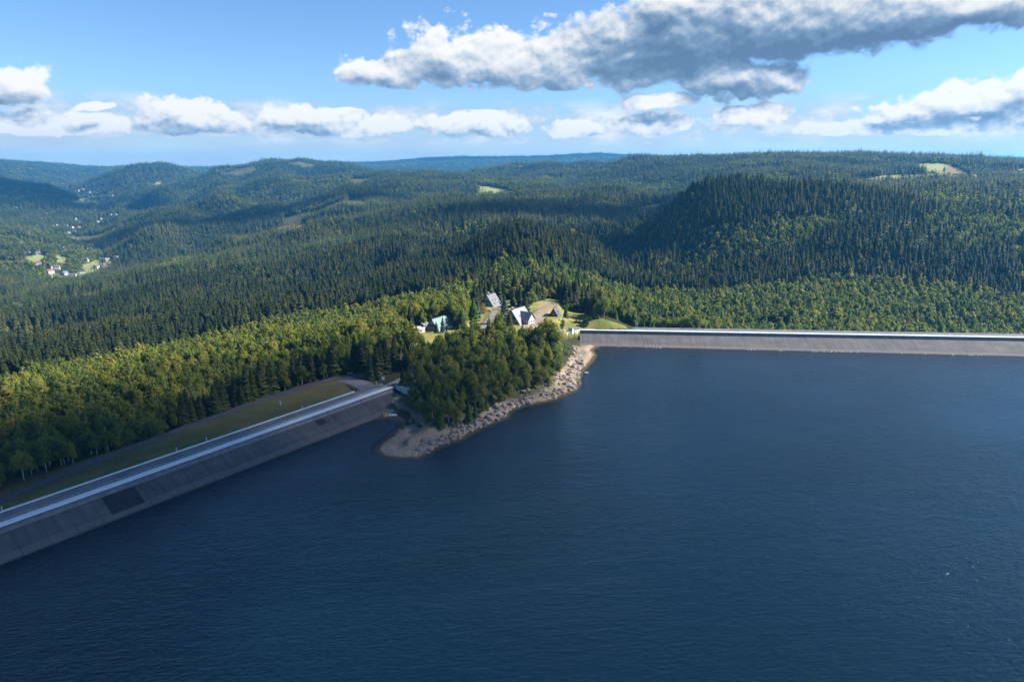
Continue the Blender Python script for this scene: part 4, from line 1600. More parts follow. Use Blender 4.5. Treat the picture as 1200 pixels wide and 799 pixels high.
def lod_sets(kind, leaf, bark):
    out_ = []
    if kind in ('birch', 'beech'):
        hi = birch_hi if kind == 'birch' else beech_hi
        for c_, t_ in hi[:5]:
            out_.append(joined(kind + '_near', t_, c_, bark, leaf))
        n_hi = len(out_)
        for i in range(4):
            H = 14 if kind == 'birch' else 12
            c_ = broad_crown(100 + i, 420, .95, H, .22 if kind == 'birch' else .14, .18 + .02 * i if kind == 'birch' else .32, 14)
            out_.append(joined(kind + '_mid', trunk_mesh(100 + i, H, .18, .6, .85, 0, 4), c_, bark, leaf))
        n_mid = len(out_)
        for i in range(3):
            H = 14 if kind == 'birch' else 12
            c_ = broad_crown(130 + i, 120, 1.8, H, .18, .2 if kind == 'birch' else .33, 9)
            out_.append(joined(kind + '_far', trunk_mesh(130 + i, H, .2, .3, .5, 0, 3), c_, bark, leaf))
    else:
        for c_, t_ in spruce_hi:
            out_.append(joined(kind + '_near', t_, c_, bark, leaf))
        n_hi = len(out_)
        for i in range(5):
            c_ = spruce_crown(160 + i, 15, 7, 18, .14 + .02 * (i % 3), .10 + .06 * (i % 2), 2)
            out_.append(joined(kind + '_mid', trunk_mesh(160 + i, 18, .25, .1, .9, 0, 4), c_, bark, leaf))
        n_mid = len(out_)
        for i in range(4):
            c_ = spruce_crown(190 + i, 9, 5, 18, .16 + .02 * (i % 2), .10, 1)
            out_.append(joined(kind + '_far', trunk_mesh(190 + i, 18, .3, .1, .6, 0, 3), c_, bark, leaf))
    return proto_collection(kind + '_forms', out_), (n_hi, n_mid, len(out_))


sets = {'birch': lod_sets('birch', BIRCH, BARKW), 'beech': lod_sets('beech', BEECH, BARKB), 'spruce': lod_sets('spruce', SPRUCE, BARKB), 'young_spruce': lod_sets('young_spruce', YSPRUCE, BARKB)}


def scatter_object(name, label, cat, P, sc, rz, vi, coll):
    me = bpy.data.meshes.new(name)
    me.vertices.add(len(P))
    me.vertices.foreach_set('co', np.asarray(P, np.float32).ravel())
    a = me.attributes.new('sc', 'FLOAT_VECTOR', 'POINT')
    a.data.foreach_set('vector', np.asarray(sc, np.float32).ravel())
    a = me.attributes.new('rz', 'FLOAT_VECTOR', 'POINT')
    rot_ = rz if np.ndim(rz) == 2 else np.stack([np.zeros(len(P)), np.zeros(len(P)), rz], 1)
    a.data.foreach_set('vector', np.asarray(rot_, np.float32).ravel())
    a = me.attributes.new('vi', 'INT', 'POINT')
    a.data.foreach_set('value', np.asarray(vi, np.int32))
    me.update()
    o = link(name, me)
    struct(o, 'stuff', label, cat)
    g = bpy.data.node_groups.new(name, 'GeometryNodeTree')
    g.interface.new_socket('Geometry', in_out='INPUT', socket_type='NodeSocketGeometry')
    g.interface.new_socket('Geometry', in_out='OUTPUT', socket_type='NodeSocketGeometry')
    gi, go = g.nodes.new('NodeGroupInput'), g.nodes.new('NodeGroupOutput')
    ip = g.nodes.new('GeometryNodeInstanceOnPoints')
    ci = g.nodes.new('GeometryNodeCollectionInfo')
    ci.inputs['Collection'].default_value = coll
    ci.inputs['Separate Children'].default_value = True
    ci.inputs['Reset Children'].default_value = True

    def attr(nm, typ):
        nd = g.nodes.new('GeometryNodeInputNamedAttribute')
        nd.data_type = typ
        nd.inputs['Name'].default_value = nm
        return nd.outputs['Attribute']
    e2r = g.nodes.new('FunctionNodeEulerToRotation')
    g.links.new(attr('rz', 'FLOAT_VECTOR'), e2r.inputs[0])
    g.links.new(gi.outputs[0], ip.inputs['Points'])
    g.links.new(ci.outputs[0], ip.inputs['Instance'])
    ip.inputs['Pick Instance'].default_value = True
    g.links.new(attr('vi', 'INT'), ip.inputs['Instance Index'])
    g.links.new(e2r.outputs[0], ip.inputs['Rotation'])
    g.links.new(attr('sc', 'FLOAT_VECTOR'), ip.inputs['Scale'])
    g.links.new(ip.outputs[0], go.inputs[0])
    md = o.modifiers.new('Scatter', 'NODES')
    md.node_group = g
    return o


# --- village houses first: trees keep away from them
V_HOUSES = []
W_, CR_, GR_ = M_plaster, M_yellow, M_greyplaster
RD, DK, GY, TL = M_red_roof, M_dark_roof, M_grey_roof, M_teal_roof
names_w = {M_plaster: 'white', M_yellow: 'cream', M_greyplaster: 'grey'}
names_r = {M_red_roof: 'red', M_dark_roof: 'dark', M_grey_roof: 'grey', M_teal_roof: 'teal'}
UPPER = [(18.6, 244, W_, GY), (48, 256.5, W_, GY), (53.7, 257, W_, RD), (76.4, 255, W_, GY), (89.5, 257, W_, RD), (61, 265.5, W_, DK), (66, 264.5, W_, RD), (70, 266, CR_, RD), (77, 265, W_, GY), (84.7, 267.5, CR_, RD), (92.3, 267, W_, RD),
         (86.8, 272, W_, GY), (81, 273, GR_, GY), (95, 260, W_, DK), (115, 260, W_, GY), (119, 257, W_, GY), (120, 252.4, W_, GY), (111, 246, W_, RD), (135.7, 252, W_, GY), (129.5, 252, W_, DK), (154, 250, W_, GY), (165, 249, W_, RD), (182, 245, W_, GY), (192, 243, W_, RD), (113, 251, CR_, RD)]
LOWER = [(26, 285.5, W_, GY), (33, 297, W_, DK), (45, 296.5, W_, GY), (45, 309.6, W_, RD), (73.7, 291.6, W_, DK), (75.8, 297, GR_, GY), (102, 293, W_, DK), (112, 285.5, W_, GY), (107.4, 287.5, W_, RD), (113, 293, GR_, DK), (102, 306, W_, GY), (62, 314, W_, DK),
         (59, 320, W_, RD), (67, 315, W_, GY), (76.4, 322, GR_, TL), (86, 324, W_, GY), (96.4, 320, W_, DK), (89.5, 331, GR_, DK), (124.7, 310, CR_, RD), (121, 305.4, W_, GY), (113, 314, W_, GY), (136, 302.7, W_, RD), (127, 305, W_, DK), (88.8, 282, W_, GY)]
FARV = [(79, 219.5, W_, RD), (97, 222.7, W_, RD), (72, 219, W_, GY), (92, 224, W_, GY), (133, 230, W_, GY), (105, 226, W_, RD)]
HILL = [(611, 197, W_, RD), (606, 209, W_, RD), (1140, 208.5, W_, GY), (1182, 209, W_, GY)]
for rows, place, a, b in ((UPPER, 'in the shaded upper village', 2300, 4200), (LOWER, 'in the sunlit lower village', 1450, 2600), (FARV, 'in the far hazy hamlet', 4000, 7500), (HILL, 'on the far forest hill', 1500, 5000)):
    base = {}
    for row in rows:
        base.setdefault((row[2], row[3]), []).append(row)
    for (wm_, rm_), lst in base.items():
        lst.sort(key=lambda q: q[0])
        for k, (px, py, _, _) in enumerate(lst):
            P = hit(px, py + .8, a, b)
            cnt = len(lst)
            lab = '%s house with a %s roof %s' % (names_w[wm_], names_r[rm_], place)
            if cnt > 1:
                lab = ('%s of %d %s houses with %s roofs %s' % (('leftmost', 'second from left', 'third from left', 'fourth from left', 'fifth from left', 'sixth from left', 'seventh from left', 'eighth from left', 'ninth from left', 'tenth from left', 'rightmost')[k if k < cnt - 1 else 10], cnt, names_w[wm_], names_r[rm_], place))
            V_HOUSES.append((P, lab, wm_, rm_, px, py))
for P, lab, wm_, rm_, px, py in V_HOUSES:
    sc_ = 1.0 + (P[1] > 3800) * .5
    lx = (11 + 6 * random.random()) * sc_
    gable_house('village_house', lab, (P[0], P[1], P[2]), random.random() * PI, lx, (9 + 2 * random.random()) * sc_, (5.2 + 2.0 * random.random()) * sc_, (3.0 + random.random()) * sc_, wm_, rm_, chim=False, small=True)

print('VILLAGE', len(V_HOUSES))

# --- scatter
slopes = (TZ + 6 - H0) / TR
cmax = np.maximum.accumulate(slopes, axis=0)


def visible(x, y, ztop):
    r = np.hypot(x, y)
    b = np.arctan2(x, y)
    bi = np.clip(((b - BB[0]) / (BB[1] - BB[0])).astype(int), 0, len(BB) - 1)
    ri = np.clip(np.searchsorted(RR, r * .975) - 1, 0, len(RR) - 1)
    return (ztop + 14 - H0) / r > cmax[ri, bi]


def grid_pts(r0, r1, s, bmax=42):
    bm = math.radians(bmax)
    xs = np.arange(-r1 * math.sin(bm), r1 * math.sin(bm), s)
    ys = np.arange(r0 * math.cos(bm) * .98, r1, s * .87)
    X, Y = np.meshgrid(xs, ys)
    X = X + (np.arange(len(ys))[:, None] % 2) * s * .5
    X = X + (rng.random(X.shape) - .5) * s * .85
    Y = Y + (rng.random(X.shape) - .5) * s * .85
    X, Y = X.ravel(), Y.ravel()
    r = np.hypot(X, Y)
    m = (r >= r0) & (r < r1) & (np.abs(np.arctan2(X, Y)) < bm)
    return X[m], Y[m]


tx, ty, tsp = [], [], []
for r0, r1, s in ((200, 620, 5.5), (620, 1000, 6.2), (1000, 1700, 7.4), (1700, 3000, 9.8), (3000, 5200, 14.0), (5200, 10500, 27.0)):
    a, b_ = grid_pts(r0, r1, s)
    tx.append(a)
    ty.append(b_)
    tsp.append(np.full(len(a), s))
tx, ty, tsp = np.concatenate(tx), np.concatenate(ty), np.concatenate(tsp)
tz, td = height(tx, ty, True)
tr = np.hypot(tx, ty)
tpx, tpy, _ = project(tx, ty, tz)
keep = visible(tx, ty, tz + 20)
near = tr < 760
# water, dams, roads, lawns
keep &= ~(near & (td < 6))
sL, oL = (tx - LC0[0]) * ldir[0] + (ty - LC0[1]) * ldir[1], (tx - LC0[0]) * nL[0] + (ty - LC0[1]) * nL[1]
keep &= ~((sL < lenL + 4) & (oL > -17) & (oL < 18) & near)
sR, oR = (tx - RC0[0]) * rdir[0] + (ty - RC0[1]) * rdir[1], (tx - RC0[0]) * nR[0] + (ty - RC0[1]) * nR[1]
keep &= ~((sR > -6) & (oR > -17) & near)
keep &= ~(near & in_poly(tx, ty, GRASS_SLOPE))
for line, w_ in ((service_ext, 6.0), (hroad, 4.5), (access, 5.5), (fore, 7), (crossr, 9)):
    keep &= ~(near & (dist_line(tx, ty, line) < w_))
for (ax, ay, az, ar) in PADS:
    keep &= ~(np.hypot(tx - ax, ty - ay) < ar + 3)
keep &= ~(zone(tpx, tpy, tr, LAWN, 400, 760) & (rng.random(len(tx)) > .035))
keep &= ~zone(tpx, tpy, tr, YARD, 400, 760) & ~zone(tpx, tpy, tr, DRIVE, 400, 760)
keep &= ~zone(tpx, tpy, tr, ISLAND, 300, 480)
keep &= ~zone(tpx, tpy, tr, [(650, 378), (650, 410), (658, 432), (672, 440), (705, 420), (705, 378)], 380, 600)
keep &= ~(zone(tpx, tpy, tr, BEACH, 200, 600) & ~zone(tpx, tpy, tr, HEADLAND, 200, 620))
keep &= ~((sL >= lenL + 4) & (sL < lenL + 28) & (oL > -12) & (oL < 1) & near)
for p, a, b_ in MEADOWS:
    keep &= ~(zone(tpx, tpy, tr, p, a, b_) & (rng.random(len(tx)) > .02))
for p, a, b_ in VILLAGE_FIELDS:
    keep &= ~(zone(tpx, tpy, tr, p, a, b_) & (rng.random(len(tx)) > .03))
for p, a, b_, s in CLEARINGS:
    keep &= ~(zone(tpx, tpy, tr, p, a, b_) & (rng.random(len(tx)) > s))
VIL = [(10, 240), (120, 240), (200, 240), (190, 252), (140, 260), (130, 300), (140, 308), (120, 318), (95, 335), (55, 325), (20, 310), (20, 280), (40, 268)]
keep &= ~(zone(tpx, tpy, tr, VIL, 1450, 3600) & (rng.random(len(tx)) > .8))
for P, lab, wm_, rm_, px, py in V_HOUSES:
    dx, dy = tx - P[0], ty - P[1]
    L = np.hypot(P[0], P[1])
    al = -(dx * P[0] + dy * P[1]) / L          # towards the camera
    la = np.abs(dx * P[1] - dy * P[0]) / L
    keep &= ~((la < 10) & (al > -12) & (al < 45))
keep &= ~((tr > 900) & (tr < 6000) & (stand_of(tx, ty)[0] < .035) & (rng.random(len(tx)) > .4))
tx, ty, tz, td, tr, tpx, tpy, tsp, sL, oL = [q[keep] for q in (tx, ty, tz, td, tr, tpx, tpy, tsp, sL, oL)]
N_ = len(tx)
pbrd = broad_share(tpx, tpy, tr)
age, mixd = stand_of(tx, ty)
pbrd = np.where((tr > 850) & (mixd > .82), np.maximum(pbrd, .45), pbrd)
clump = fbm(tx / 26, ty / 26, 3) + fbm(tx / 90 + 9, ty / 90, 2)
is_b = rng.random(N_) < np.clip(pbrd + clump * 1.1 * np.minimum(pbrd * 2.2, .8) * np.where(pbrd > .7, .5, 1), 0, 1)
YOUNG = [(556, 345), (575, 318), (600, 312), (700, 320), (760, 338), (830, 358), (880, 430), (745, 430), (700, 366), (650, 350)]
young = zone(tpx, tpy + 6, tr, YOUNG, 540, 870) | ((pbrd > .6) & (tr < 900))
is_beech = is_b & (((tr > 560) & (rng.random(N_) < .55)) | ((tr <= 560) & (rng.random(N_) < .12)))
kind = np.where(is_b, np.where(is_beech, 1, 0), np.where(young, 3, 2))
stand = fbm(tx / 70 + 3, ty / 70 + 8, 3)
Ht = np.where(kind == 0, 11 + 5 * rng.random(N_) + 5 * stand, np.where(kind == 1, 9 + 5 * rng.random(N_) + 4 * stand, np.where(kind == 3, 7 + 5.5 * rng.random(N_) + 3 * stand, 16 + 7 * rng.random(N_) + 9 * stand)))
Ht *= np.where(zone(tpx, tpy, tr, HEADLAND, 0, 620), .88, 1)
for p, a, b_, s in CLEARINGS:
    Ht *= np.where(zone(tpx, tpy, tr, p, a, b_), .55, 1)
grow = np.where(tsp > 20, 1.45, np.where(tsp > 12, 1.15, 1.0))
Ht *= np.where((tr > 880) & (kind == 2), .70 + .55 * age, 1)
Ht *= np.where((tr > 900) & (age < .035), .35, 1)
Ht *= np.clip(1 + .13 * rng.normal(size=N_), .6, 1.4)
Ht *= grow
base_h = np.array([14., 12., 18., 18.])[kind]
sz = Ht / base_h
wide = np.where(tsp > 20, 2.0, np.where(tsp > 12, 1.6, np.where(tsp > 8, 1.45, np.where(tsp > 5.8, 1.28, 1.2)))) * (0.88 + .3 * rng.random(N_)) * np.where(kind == 3, 1.25, 1)
SC3 = np.stack([sz * wide, sz * wide, sz], 1)
RZ = rng.random(N_) * 2 * PI
print('TREES', N_, [(int((kind == k).sum())) for k in range(4)])

# the individual trees: the nearest ones in the frame
inf = (tpx > -4) & (tpx < 1204) & (tpy < 800)
single = np.zeros(N_, bool)
for kk, cnt in (((0,), 285), ((1,), 120), ((2, 3), 280)):
    idx = np.nonzero(np.isin(kind, kk) & inf)[0]
    big = Ht[idx] / tr[idx]
    single[idx[np.argsort(-big)[:cnt]]] = True

kinds = ['birch', 'beech', 'spruce', 'young_spruce']
labs = {'birch': ('birch_forest', 'distant birches and aspens in yellow green stands across the hills', 'birch forest'),
        'beech': ('broadleaf_forest', 'distant round crowned broadleaf trees in patches across the hills', 'broadleaf forest'),
        'spruce': ('spruce_forest', 'dense dark spruce forest covering the hills behind the lake', 'spruce forest'),
        'young_spruce': ('young_spruce_forest', 'bright green young spruce plantation behind the headland houses', 'spruce plantation')}
for k, nm in enumerate(kinds):
    m = (kind == k) & ~single
    coll, (nh, nm_, nl) = sets[nm]
    lod = np.where(tr < 600, 0, np.where(tr < 1350, 1, 2))
    lo = np.array([0, nh, nm_])[lod]
    hi = np.array([nh, nm_, nl])[lod]
    vi = lo + (rng.random(N_) * (hi - lo)).astype(int)
    scatter_object(labs[nm][0], labs[nm][1], labs[nm][2], np.stack([tx, ty, tz - .2], 1)[m], SC3[m], RZ[m], vi[m], coll)

# individual trees with trunk and crown
crown_me, trunk_me = {}, {}
for nm, hi, leaf, bark in (('birch', birch_hi, BIRCH, BARKW), ('beech', beech_hi, BEECH, BARKB), ('spruce', spruce_hi, SPRUCE, BARKB), ('young_spruce', spruce_hi, YSPRUCE, BARKB), ('gold', beech_hi, GOLD, BARKB), ('blue', spruce_hi, BLUE, BARKB), ('goldbirch', birch_hi, GOLD, BARKW)):
    crown_me[nm] = [arr_mesh(nm + '_crown', c_[0], c_[1], [leaf]) for c_, _ in hi]
    trunk_me[nm] = [arr_mesh(nm + '_trunk', t_[0], t_[1], [bark]) for _, t_ in hi]


def tree(name, label, cat, look, loc, sc, rz, form, group=None):
    root = thing(name, label, cat, loc, rz, group)
    root.scale = tuple(float(q) for q in sc)
    f = form % len(crown_me[look])
    link('crown', crown_me[look][f], root)
    link('trunk', trunk_me[look][f], root)
    return root


d_serv = dist_line(tx, ty, service_ext)
obj_name = {0: 'birch_tree', 1: 'broadleaf_tree', 2: 'spruce_tree', 3: 'spruce_tree'}
cat_name = {0: 'birch', 1: 'broadleaf tree', 2: 'spruce', 3: 'spruce'}
word = {0: 'slender birch', 1: 'round crowned tree', 2: 'dark spruce', 3: 'young spruce'}
for i in np.nonzero(single)[0]:
    k = int(kind[i])
    size = 'tall' if Ht[i] > (15 if k == 0 else 12.5 if k == 1 else 20 if k == 2 else 10.5) else ('small' if Ht[i] < (12 if k == 0 else 10 if k == 1 else 16 if k == 2 else 8) else 'middling')
    px, py = tpx[i], tpy[i]
    if tr[i] < 640 and in_poly(np.array(px), np.array(py), HEADLAND):
        third = 'shore side' if td[i] < 26 else 'middle'
        place = 'on the %s of the rocky headland, %s part' % (third, 'left' if px < 540 else 'right' if px > 610 else 'central')
    elif px < 480 and d_serv[i] < 22:
        place = 'at the edge of the service road, %s stretch' % ('near' if px < 130 else 'middle' if px < 280 else 'far')
    elif px < 480 and tr[i] < 620:
        place = 'inside the wood below the left dam, %s end' % ('near' if px < 130 else 'middle' if px < 280 else 'far')
    elif px > 640 and tr[i] < 900:
        place = 'beyond the far dam, %s part' % ('left' if px < 800 else 'middle' if px < 1000 else 'right')
    elif px < 640 and tr[i] < 900:
        place = 'around the clearing of the headland houses, %s side' % ('left' if px < 520 else 'back')
    else:
        place = 'on the wooded slope beyond the houses'
    tree(obj_name[k], '%s %s %s' % (size, word[k], place), cat_name[k], kinds[k], (tx[i], ty[i], tz[i] - .15), SC3[i], RZ[i], int(rng.integers(100)), 'trees ' + place)


def planted(name, label, cat, look, px, py, z, ptop, base_h, wid=1.0, group=None):
    """a tree the photograph singles out: foot at px, py, top at ptop"""
    P = unz(px, py, z)
    zz = h1(P[0], P[1])
    Q = und(px, ptop, P[1])
    s = (Q[2] - zz) / base_h
    return tree(name, label, cat, look, (P[0], P[1], zz - .1), (s * wid, s * wid, s), random.random() * 6, random.randrange(100), group)


planted('spruce_tree', 'tall blue green spruce standing between the two largest headland houses', 'spruce', 'blue', 591.5, 379, 14, 346.5, 18, 1.25)
planted('spruce_tree', 'shorter dark spruce close against the left gable of the pale roofed house', 'spruce', 'spruce', 597, 386, 14, 365, 18, 1.7)
planted('spruce_tree', 'dark green spruce on the lawn behind the pale roofed house', 'spruce', 'spruce', 615.5, 363, 14, 344, 18, 1.6)
planted('birch_tree', 'pale green birch leaning against the dark spruce behind the pale roofed house', 'birch', 'birch', 622, 361, 14, 338, 14, 1.3)
planted('spruce_tree', 'lone dark spruce on the sunny lawn right of the teal roof', 'spruce', 'spruce', 540.5, 385.5, 13.8, 363.5, 18, 1.7)
planted('spruce_tree', 'broad spruce at the lawn edge left of the lane to the houses', 'spruce', 'young_spruce', 555, 377.5, 14, 348.5, 18, 1.6)
planted('spruce_tree', 'narrow spruce behind the broad one at the lawn edge', 'spruce', 'blue', 560, 374, 14, 351, 18, 1.4)
planted('broadleaf_tree', 'golden round tree between the teal roof and the lane', 'broadleaf tree', 'gold', 536, 371, 14, 348, 12, 1.15)
planted('broadleaf_tree', 'small golden bush like tree beside the silver car', 'broadleaf tree', 'gold', 565.5, 367, 14, 354, 12, 1.0)
planted('broadleaf_tree', 'small golden tree left of the broad lawn spruce', 'broadleaf tree', 'gold', 548.5, 362, 14, 350, 12, 1.0)
planted('spruce_tree', 'pointed small spruce in front of the teal roof', 'spruce', 'blue', 519, 391, 13.6, 371, 18, 1.3)
planted('spruce_tree', 'smallest spruce before the teal roof, left of the pointed one', 'spruce', 'spruce', 511.5, 392, 13.6, 377, 18, 1.5)
planted('spruce_tree', 'dark spruce beside the white annexe', 'spruce', 'spruce', 481, 388, 13.5, 357, 18, 1.5)
planted('spruce_tree', 'dark spruce at the end wall of the left dam', 'spruce', 'spruce', 472.5, 452, 9.2, 430, 18, 1.5)
planted('broadleaf_tree', 'round olive tree left of the white annexe', 'broadleaf tree', 'beech', 471.5, 388, 13.5, 375, 12, 1.2)
planted('spruce_tree', 'small spruce at the bend of the lane', 'spruce', 'spruce', 581.5, 385, 13.8, 369, 18, 1.6)
planted('birch_tree', 'yellowing birch in front of the small cabin', 'birch', 'goldbirch', 639, 408, 10.5, 371, 14, 1.35)
planted('birch_tree', 'green birch with a white trunk before the small cabin', 'birch', 'birch', 646, 410, 10.5, 373, 14, 1.35)
planted('birch_tree', 'thin birch beside the paved forecourt', 'birch', 'birch', 659, 389, 10, 371, 14, .8)
planted('birch_tree', 'bare looking pale birch among the headland spruces', 'birch', 'birch', 632, 412, 10, 378, 14, 1.2)
planted('broadleaf_tree', 'single orange tree at the dark edge of the left wood', 'broadleaf tree', 'gold', 133, 438, -6, 419, 12, 1.2)
planted('broadleaf_tree', 'pale yellow tree at the left border of the photo', 'broadleaf tree', 'goldbirch', 10, 482, 0, 450, 14, 1.9)
planted('broadleaf_tree', 'orange crown in the forest hollow left of the dark clearing', 'broadleaf tree', 'gold', 671, 277, 26, 267, 12, 1.3)

# shrubs: the bright thicket behind the far dam, bushes along the shore
SH = []
for k in range(26):
    f = (k + .5) / 26
    SH.append((673 + 33 * f + random.uniform(-2, 2), 377.5 + 5.0 * f + random.uniform(-3.2, 1.4), 11.5 - 3 * f, random.uniform(2.2, 4.2), 'young_spruce' if k % 3 else 'beech', 'bright green shrub in the thicket on the slope behind the far dam', 'shrubs behind the far dam'))
for px, py, hh in ((477, 495, 3.0), (484, 494, 3.4), (491, 497, 2.6), (499, 499, 2.6), (472, 499, 2.0)):
    SH.append((px, py, 1.6, hh, 'beech', 'low green shrub on the gravel spit below the headland wood', 'shrubs on the gravel spit'))
for px, py, hh in ((657, 402, 3.2), (662, 403, 2.8), (667, 404, 2.2), (660, 408, 3.4), (665, 410, 2.8), (655, 411, 4), (669, 409, 1.8), (651, 419, 3.5), (658, 417, 2.6)):
    SH.append((px, py, 6.5, hh, 'gold' if hh < 2.5 else 'beech', 'low autumn bush at the top of the boulder shore', 'bushes above the boulder shore'))
for k, (px, py, z, hh, look, lab, grp) in enumerate(SH):
    P = unz(px, py, z)
    zz = h1(P[0], P[1])
    s = hh / (12 if look in ('beech', 'gold') else 18)
    w_ = 1.5 if look in ('beech', 'gold') else 2.6
    tree('shrub', lab, 'shrub', look, (P[0], P[1], zz - .3), (s * w_, s * w_, s), random.random() * 6, k, grp)

# ------------------------------------------------------------------ rocks on the shore
def rock_mesh(seed, mat, sub=2):
    import bmesh
    r_ = np.random.default_rng(seed)
    bm = bmesh.new()
    bmesh.ops.create_icosphere(bm, subdivisions=sub, radius=1)
    off = r_.random(3) * 50
    axes = r_.normal(size=(9, 3))
    axes /= np.linalg.norm(axes, axis=1)[:, None]
    cut = .55 + .35 * r_.random(9)
    for v_ in bm.verts:
        p = np.array(v_.co)
        for a_, c_ in zip(axes, cut):
            d_ = p @ a_
            if d_ > c_:
                p = p - a_ * (d_ - c_) * .92
        p *= 1 + .16 * float(fbm(np.array([p[0] * 2 + off[0]]), np.array([p[1] * 2 + p[2] * 1.7 + off[1]]), 3)[0])
        v_.co = p
    me = bpy.data.meshes.new('boulder')
    bm.to_mesh(me)
    bm.free()
    me.materials.append(mat)
    return me


M_rock = surf('granite', (0.30, 0.225, 0.175), .9, .45, .8, (0.16, 0.135, 0.12), bump=.4, bscale=4)
M_rockg = surf('grey_granite', (0.24, 0.215, 0.195), .9, .45, .8, (0.13, 0.125, 0.12), bump=.4, bscale=4)
rocks = [rock_mesh(i, M_rock if i % 2 else M_rockg) for i in range(8)]
small_rocks = [rock_mesh(40 + i, M_rock if i % 3 else M_rockg, 1) for i in range(6)]
n = 160000
sx0, sx1 = min(p[0] for p in shore) - 20, max(p[0] for p in shore) + 25
sy0, sy1 = min(p[1] for p in shore) - 10, max(p[1] for p in shore) + 25
rx, ry = sx0 + (sx1 - sx0) * rng.random(n), sy0 + (sy1 - sy0) * rng.random(n)
dsh = dist_line(rx, ry, shore)
ins = in_poly(rx, ry, RES)
dsg = np.where(ins, -dsh, dsh)
rz_ = height(rx, ry)
qx, qy, _ = project(rx, ry, rz_)
rough_shore = in_poly(qx, qy, [(500, 545), (486, 520), (522, 500), (560, 484), (600, 463), (640, 449), (660, 428), (669, 404), (676, 404), (684, 425), (690, 440), (640, 490), (560, 520)])
spit = in_poly(qx, qy, BEACH)
oLr = (rx - LC0[0]) * nL[0] + (ry - LC0[1]) * nL[1]
sLr = (rx - LC0[0]) * ldir[0] + (ry - LC0[1]) * ldir[1]
ok = spit & (dsg > -1.5) & (dsg < 14) & ~((sLr < lenL + 1) & (oLr > -15) & (qx < 462))
dens = np.where(rough_shore, np.where(dsg < 3, .5, .30) * np.clip(.6 + 1.5 * fbm(rx / 7, ry / 7, 3), 0.1, 1.5), .035 + .25 * (np.abs(dsg) < 1.0))
ok &= rng.random(n) < dens
rx, ry, rz_, qx, qy, dsg, rough_shore = [q[ok] for q in (rx, ry, rz_, qx, qy, dsg, rough_shore)]
size = .16 + .75 * rng.random(len(rx)) ** 3.2
size = np.where(rough_shore, size * 1.45, size)
order = np.argsort(-size * (.5 + .5 * rough_shore))
big_i = order[:290]
small_i = order[290:9000]
placed = []
for i in big_i:
    s = size[i] * (.72 + .65 * rng.random())
    if any((rx[i] - a) ** 2 + (ry[i] - b_) ** 2 < (s + c_) ** 2 * .55 for a, b_, c_ in placed):
        continue
    placed.append((rx[i], ry[i], s))
    f = int(rng.integers(8))
    o = link('boulder', rocks[f])
    o.location = (rx[i], ry[i], rz_[i] + s * .18)
    o.scale = (s * (1 + .5 * rng.random()), s * (.8 + .4 * rng.random()), s * (.6 + .3 * rng.random()))
    o.rotation_euler = ((rng.random() - .5) * .5, (rng.random() - .5) * .5, rng.random() * 6.28)
    shade = 'brown' if f % 2 else 'grey'
    big_w = 'large' if s > 1.35 else 'middling' if s > .95 else 'small'
    row = 'at the waterline' if dsg[i] < 2 else 'partway up the bank' if dsg[i] < 6 else 'under the shore trees'
    part = 'gravel spit' if qx[i] < 520 else 'near half of the boulder shore' if qx[i] < 600 else 'far half of the boulder shore' if qx[i] < 668 else 'sandy cove by the far dam'
    tag(o, '%s %s boulder %s, %s' % (big_w, shade, row, part), 'boulder', 'boulders on the ' + part)
# one boulder stands by itself in the water
P = unz(686.5, 437, 0)
o = link('boulder', rocks[2])
o.location = (P[0], P[1], .2)
o.scale = (1.9, 1.2, .9)
tag(o, 'lone grey boulder standing in the water off the boulder shore', 'boulder')
rc = proto_collection('stone_forms', small_rocks)
s3 = size[small_i][:, None] * (.6 + .6 * rng.random((len(small_i), 3))) * .8
scatter_object('shore_stones', 'loose stones and rubble strewn along the bleached shore', 'stones', np.stack([rx, ry, rz_ + .03], 1)[small_i], s3, rng.random((len(small_i), 3)) * 3, rng.integers(0, 6, len(small_i)), rc)
# pale stones showing at the foot of the far dam
k = 120
ss = rng.random(k) * (lenR + 60) + 20
ss = ss[fbm(ss / 18, ss * 0, 3) > -.02]
P = np.array([[RC0[0] + rdir[0] * s + nR[0] * (runR(s) + .1), RC0[1] + rdir[1] * s + nR[1] * (runR(s) + .1), .02] for s in ss])
scatter_object('foot_stones', 'pale stones and foam along the foot of the far dam', 'stones', P, np.stack([.3 + .6 * rng.random(len(ss)), .2 + .2 * rng.random(len(ss)), .08 + .14 * rng.random(len(ss))], 1), rng.random(len(ss)) * .4, rng.integers(0, 2, len(ss)), proto_collection('pale_stone_forms', [rock_mesh(60, M_white, 1), rock_mesh(61, M_conc, 1)]))

# ------------------------------------------------------------------ sun, sky
SUN_EL = math.radians(37)
SUN_AZ = math.radians(85)         # from the view direction towards the right
sd = np.array([math.sin(SUN_AZ) * math.cos(SUN_EL), math.cos(SUN_AZ) * math.cos(SUN_EL), math.sin(SUN_EL)])
sl = bpy.data.lights.new('sun', 'SUN')
sl.energy = 5.0
sl.angle = math.radians(0.53)
sl.color = (1.0, 0.955, 0.87)
so = bpy.data.objects.new('sun', sl)
C.objects.link(so)
so.rotation_euler = Vector(sd).to_track_quat('Z', 'Y').to_euler()

